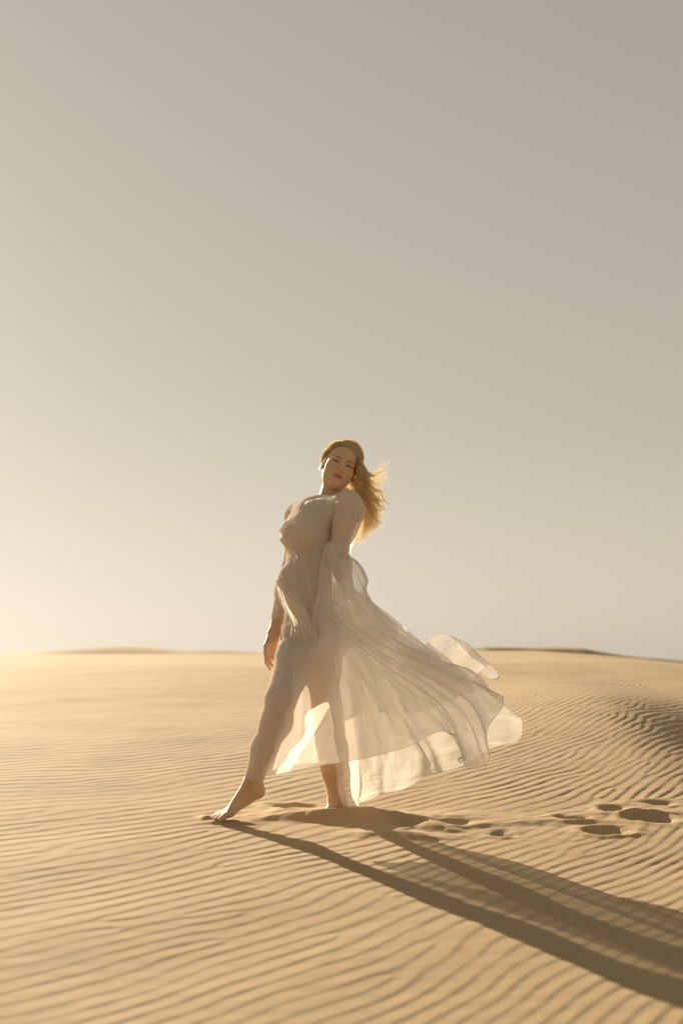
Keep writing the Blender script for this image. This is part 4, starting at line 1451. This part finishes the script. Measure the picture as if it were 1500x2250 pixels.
for c in range(24):                        # curls behind, hanging lower
    k = crng.uniform(2.0, 6.0)
    tail0 = tail_at(k) + crng.normal(size=3) * np.array([6.5, 8.0, 0.02]) * np.linspace(0.3, 1.3, 7)[:, None]
    d0 = np.array([crng.uniform(0.02, 0.08), crng.uniform(-0.04, 0.06), crng.uniform(-0.09, -0.02)])
    cph, cw, ccur = crng.rand() * 6.28, crng.uniform(10, 17), crng.uniform(0.006, 0.015)
    for i in range(13):
        tail = tail0 + rng.normal(size=3) * np.array([1.5, 1.5, 0.005])
        pts = [on_skull(d0 + rng.normal(size=3) * 0.01, 0.006)] + list(catmull(np.array([P3(*q) for q in tail]), 8))
        add_strand(pts, n=34, jit=0.002, curl=ccur, ph=cph, w=cw, free=0.25)

for c in range(5):                         # the lock lifted by the wind
    tail0 = tails_l[1] + crng.normal(size=3) * np.array([2.0, 3.0, 0.008]) * np.linspace(0.3, 1.4, 7)[:, None]
    for i in range(16):
        tail = tail0 + rng.normal(size=3) * np.array([1.0, 1.4, 0.004]) * np.linspace(0.8, 1.5, 7)[:, None]
        tl = [P3(*q) for q in tail][:rng.randint(5, 8)]
        add_strand([on_skull((0.035, 0.085, 0.0), 0.016), on_skull((0.06, 0.05, 0.0), 0.02)] + tl, n=30, jit=0.002, curl=0.002)

for c in range(9):                         # single curls at the outer edge
    a0, y0 = crng.rand() * 6.28, crng.uniform(1085, 1165)
    x0 = np.interp(y0, [1085, 1120, 1165], [826, 828, 806])
    cph, rr = crng.rand() * 6.28, crng.uniform(5, 10)
    tt = np.linspace(0, 1, 8)
    lock = np.stack([x0 - 26 + 30 * tt + rr * tt * np.cos(5 * tt + cph), y0 - 30 + 34 * tt + rr * tt * np.sin(5 * tt + cph), 0.05 + 0.02 * np.sin(4 * tt + cph)], 1)
    for i in range(10):
        q_ = lock + rng.normal(size=3) * np.array([1.0, 1.0, 0.004])
        add_strand([P3(*q) for q in q_], n=26, jit=0.001, curl=0.001)

for i in range(60):                        # flyaways
    tail = tail_at(rng.uniform(0.0, 6.0))
    tail = tail + rng.normal(size=3) * np.array([8, 10, 0.03]) * np.linspace(0.1, 1.5, 7)[:, None]
    d0 = np.array([rng.uniform(0.03, 0.08), rng.uniform(0.0, 0.1), rng.uniform(-0.06, 0.03)])
    add_strand([on_skull(d0, 0.008)] + [P3(*q) for q in tail], n=28, rad=0.00035, curl=0.012)

sides = 3
V, F, C = [], [], []
base = 0
for P, col, rad in strands:
    n = len(P)
    T = np.gradient(P, axis=0); T /= (np.linalg.norm(T, axis=1, keepdims=True) + 1e-9)
    a = np.cross(T, [0.2, 0.9, 0.35]); a /= (np.linalg.norm(a, axis=1, keepdims=True) + 1e-9)
    b_ = np.cross(T, a)
    taper = rad * (1 - 0.75 * np.linspace(0, 1, n) ** 3)
    ang = np.linspace(0, 2 * np.pi, sides, endpoint=False)
    v = P[:, None] + taper[:, None, None] * (np.cos(ang)[None, :, None] * a[:, None] + np.sin(ang)[None, :, None] * b_[:, None])
    V.append(v.reshape(-1, 3))
    i0 = np.arange(n - 1)[:, None] * sides; j0 = np.arange(sides)[None]
    j1 = (j0 + 1) % sides
    F.append(np.stack([i0 + j0, i0 + j1, i0 + sides + j1, i0 + sides + j0], -1).reshape(-1, 4) + base)
    root = np.clip(1 - np.linspace(0, 1, n) / 0.12, 0, 1)[:, None] * 0.05
    cc = col[None] * (1 - root)
    C.append(np.repeat(cc, sides, axis=0))
    base += n * sides
hair_me = mesh_from('hair', np.concatenate(V), np.concatenate(F))
ca = hair_me.color_attributes.new('strand', 'FLOAT_COLOR', 'POINT')
C = np.concatenate(C)
ca.data.foreach_set('color', np.concatenate([C, np.ones((len(C), 1))], 1).astype(np.float32).ravel())
hair = add_obj('hair', hair_me, m_hair, person)
hair['label'] = 'long wavy blonde hair blown to one side'

# scalp under the strands
nu, nv = 90, 70
th = np.linspace(0.0, 2.4, nv); phi = np.linspace(-np.pi, np.pi, nu, endpoint=False)
A, B = np.meshgrid(phi, th, indexing='ij')
d = np.stack([np.sin(B) * np.cos(A), np.cos(B), np.sin(B) * np.sin(A)], -1).reshape(-1, 3)
q = CC + d * (skull_r(d) + 0.003)[:, None]
v = HEAD_O + q @ HEAD_AX
f = grid_faces(nu, nv, True)
x_, y_, z_ = q[:, 0], q[:, 1], q[:, 2]
hl = np.interp(x_, [-0.08, -0.066, -0.060, -0.046, -0.029, 0.008, 0.038, 0.055, 0.066, 0.08], [-0.01, 0.022, 0.046, 0.066, 0.078, 0.080, 0.056, 0.026, -0.004, -0.03])
keep = np.where(z_ > 0.0, y_ > hl + 0.002, (y_ > -0.06))
keep &= ~((x_ < -0.05) & (y_ < 0.030) & (z_ > -0.035))
v, f, used = clip_mesh(v, f, keep)
cap_me = mesh_from('scalp', v, f)
ca = cap_me.color_attributes.new('strand', 'FLOAT_COLOR', 'POINT')
cc = np.tile(np.array([0.74, 0.57, 0.33, 1.0], np.float32), (len(v), 1))
cc[:, :3] *= (0.8 + 0.4 * N1(v[:, 0] * 300, v[:, 1] * 300, v[:, 2] * 60))[:, None]
ca.data.foreach_set('color', cc.ravel())
add_obj('scalp', cap_me, m_hair, hair)
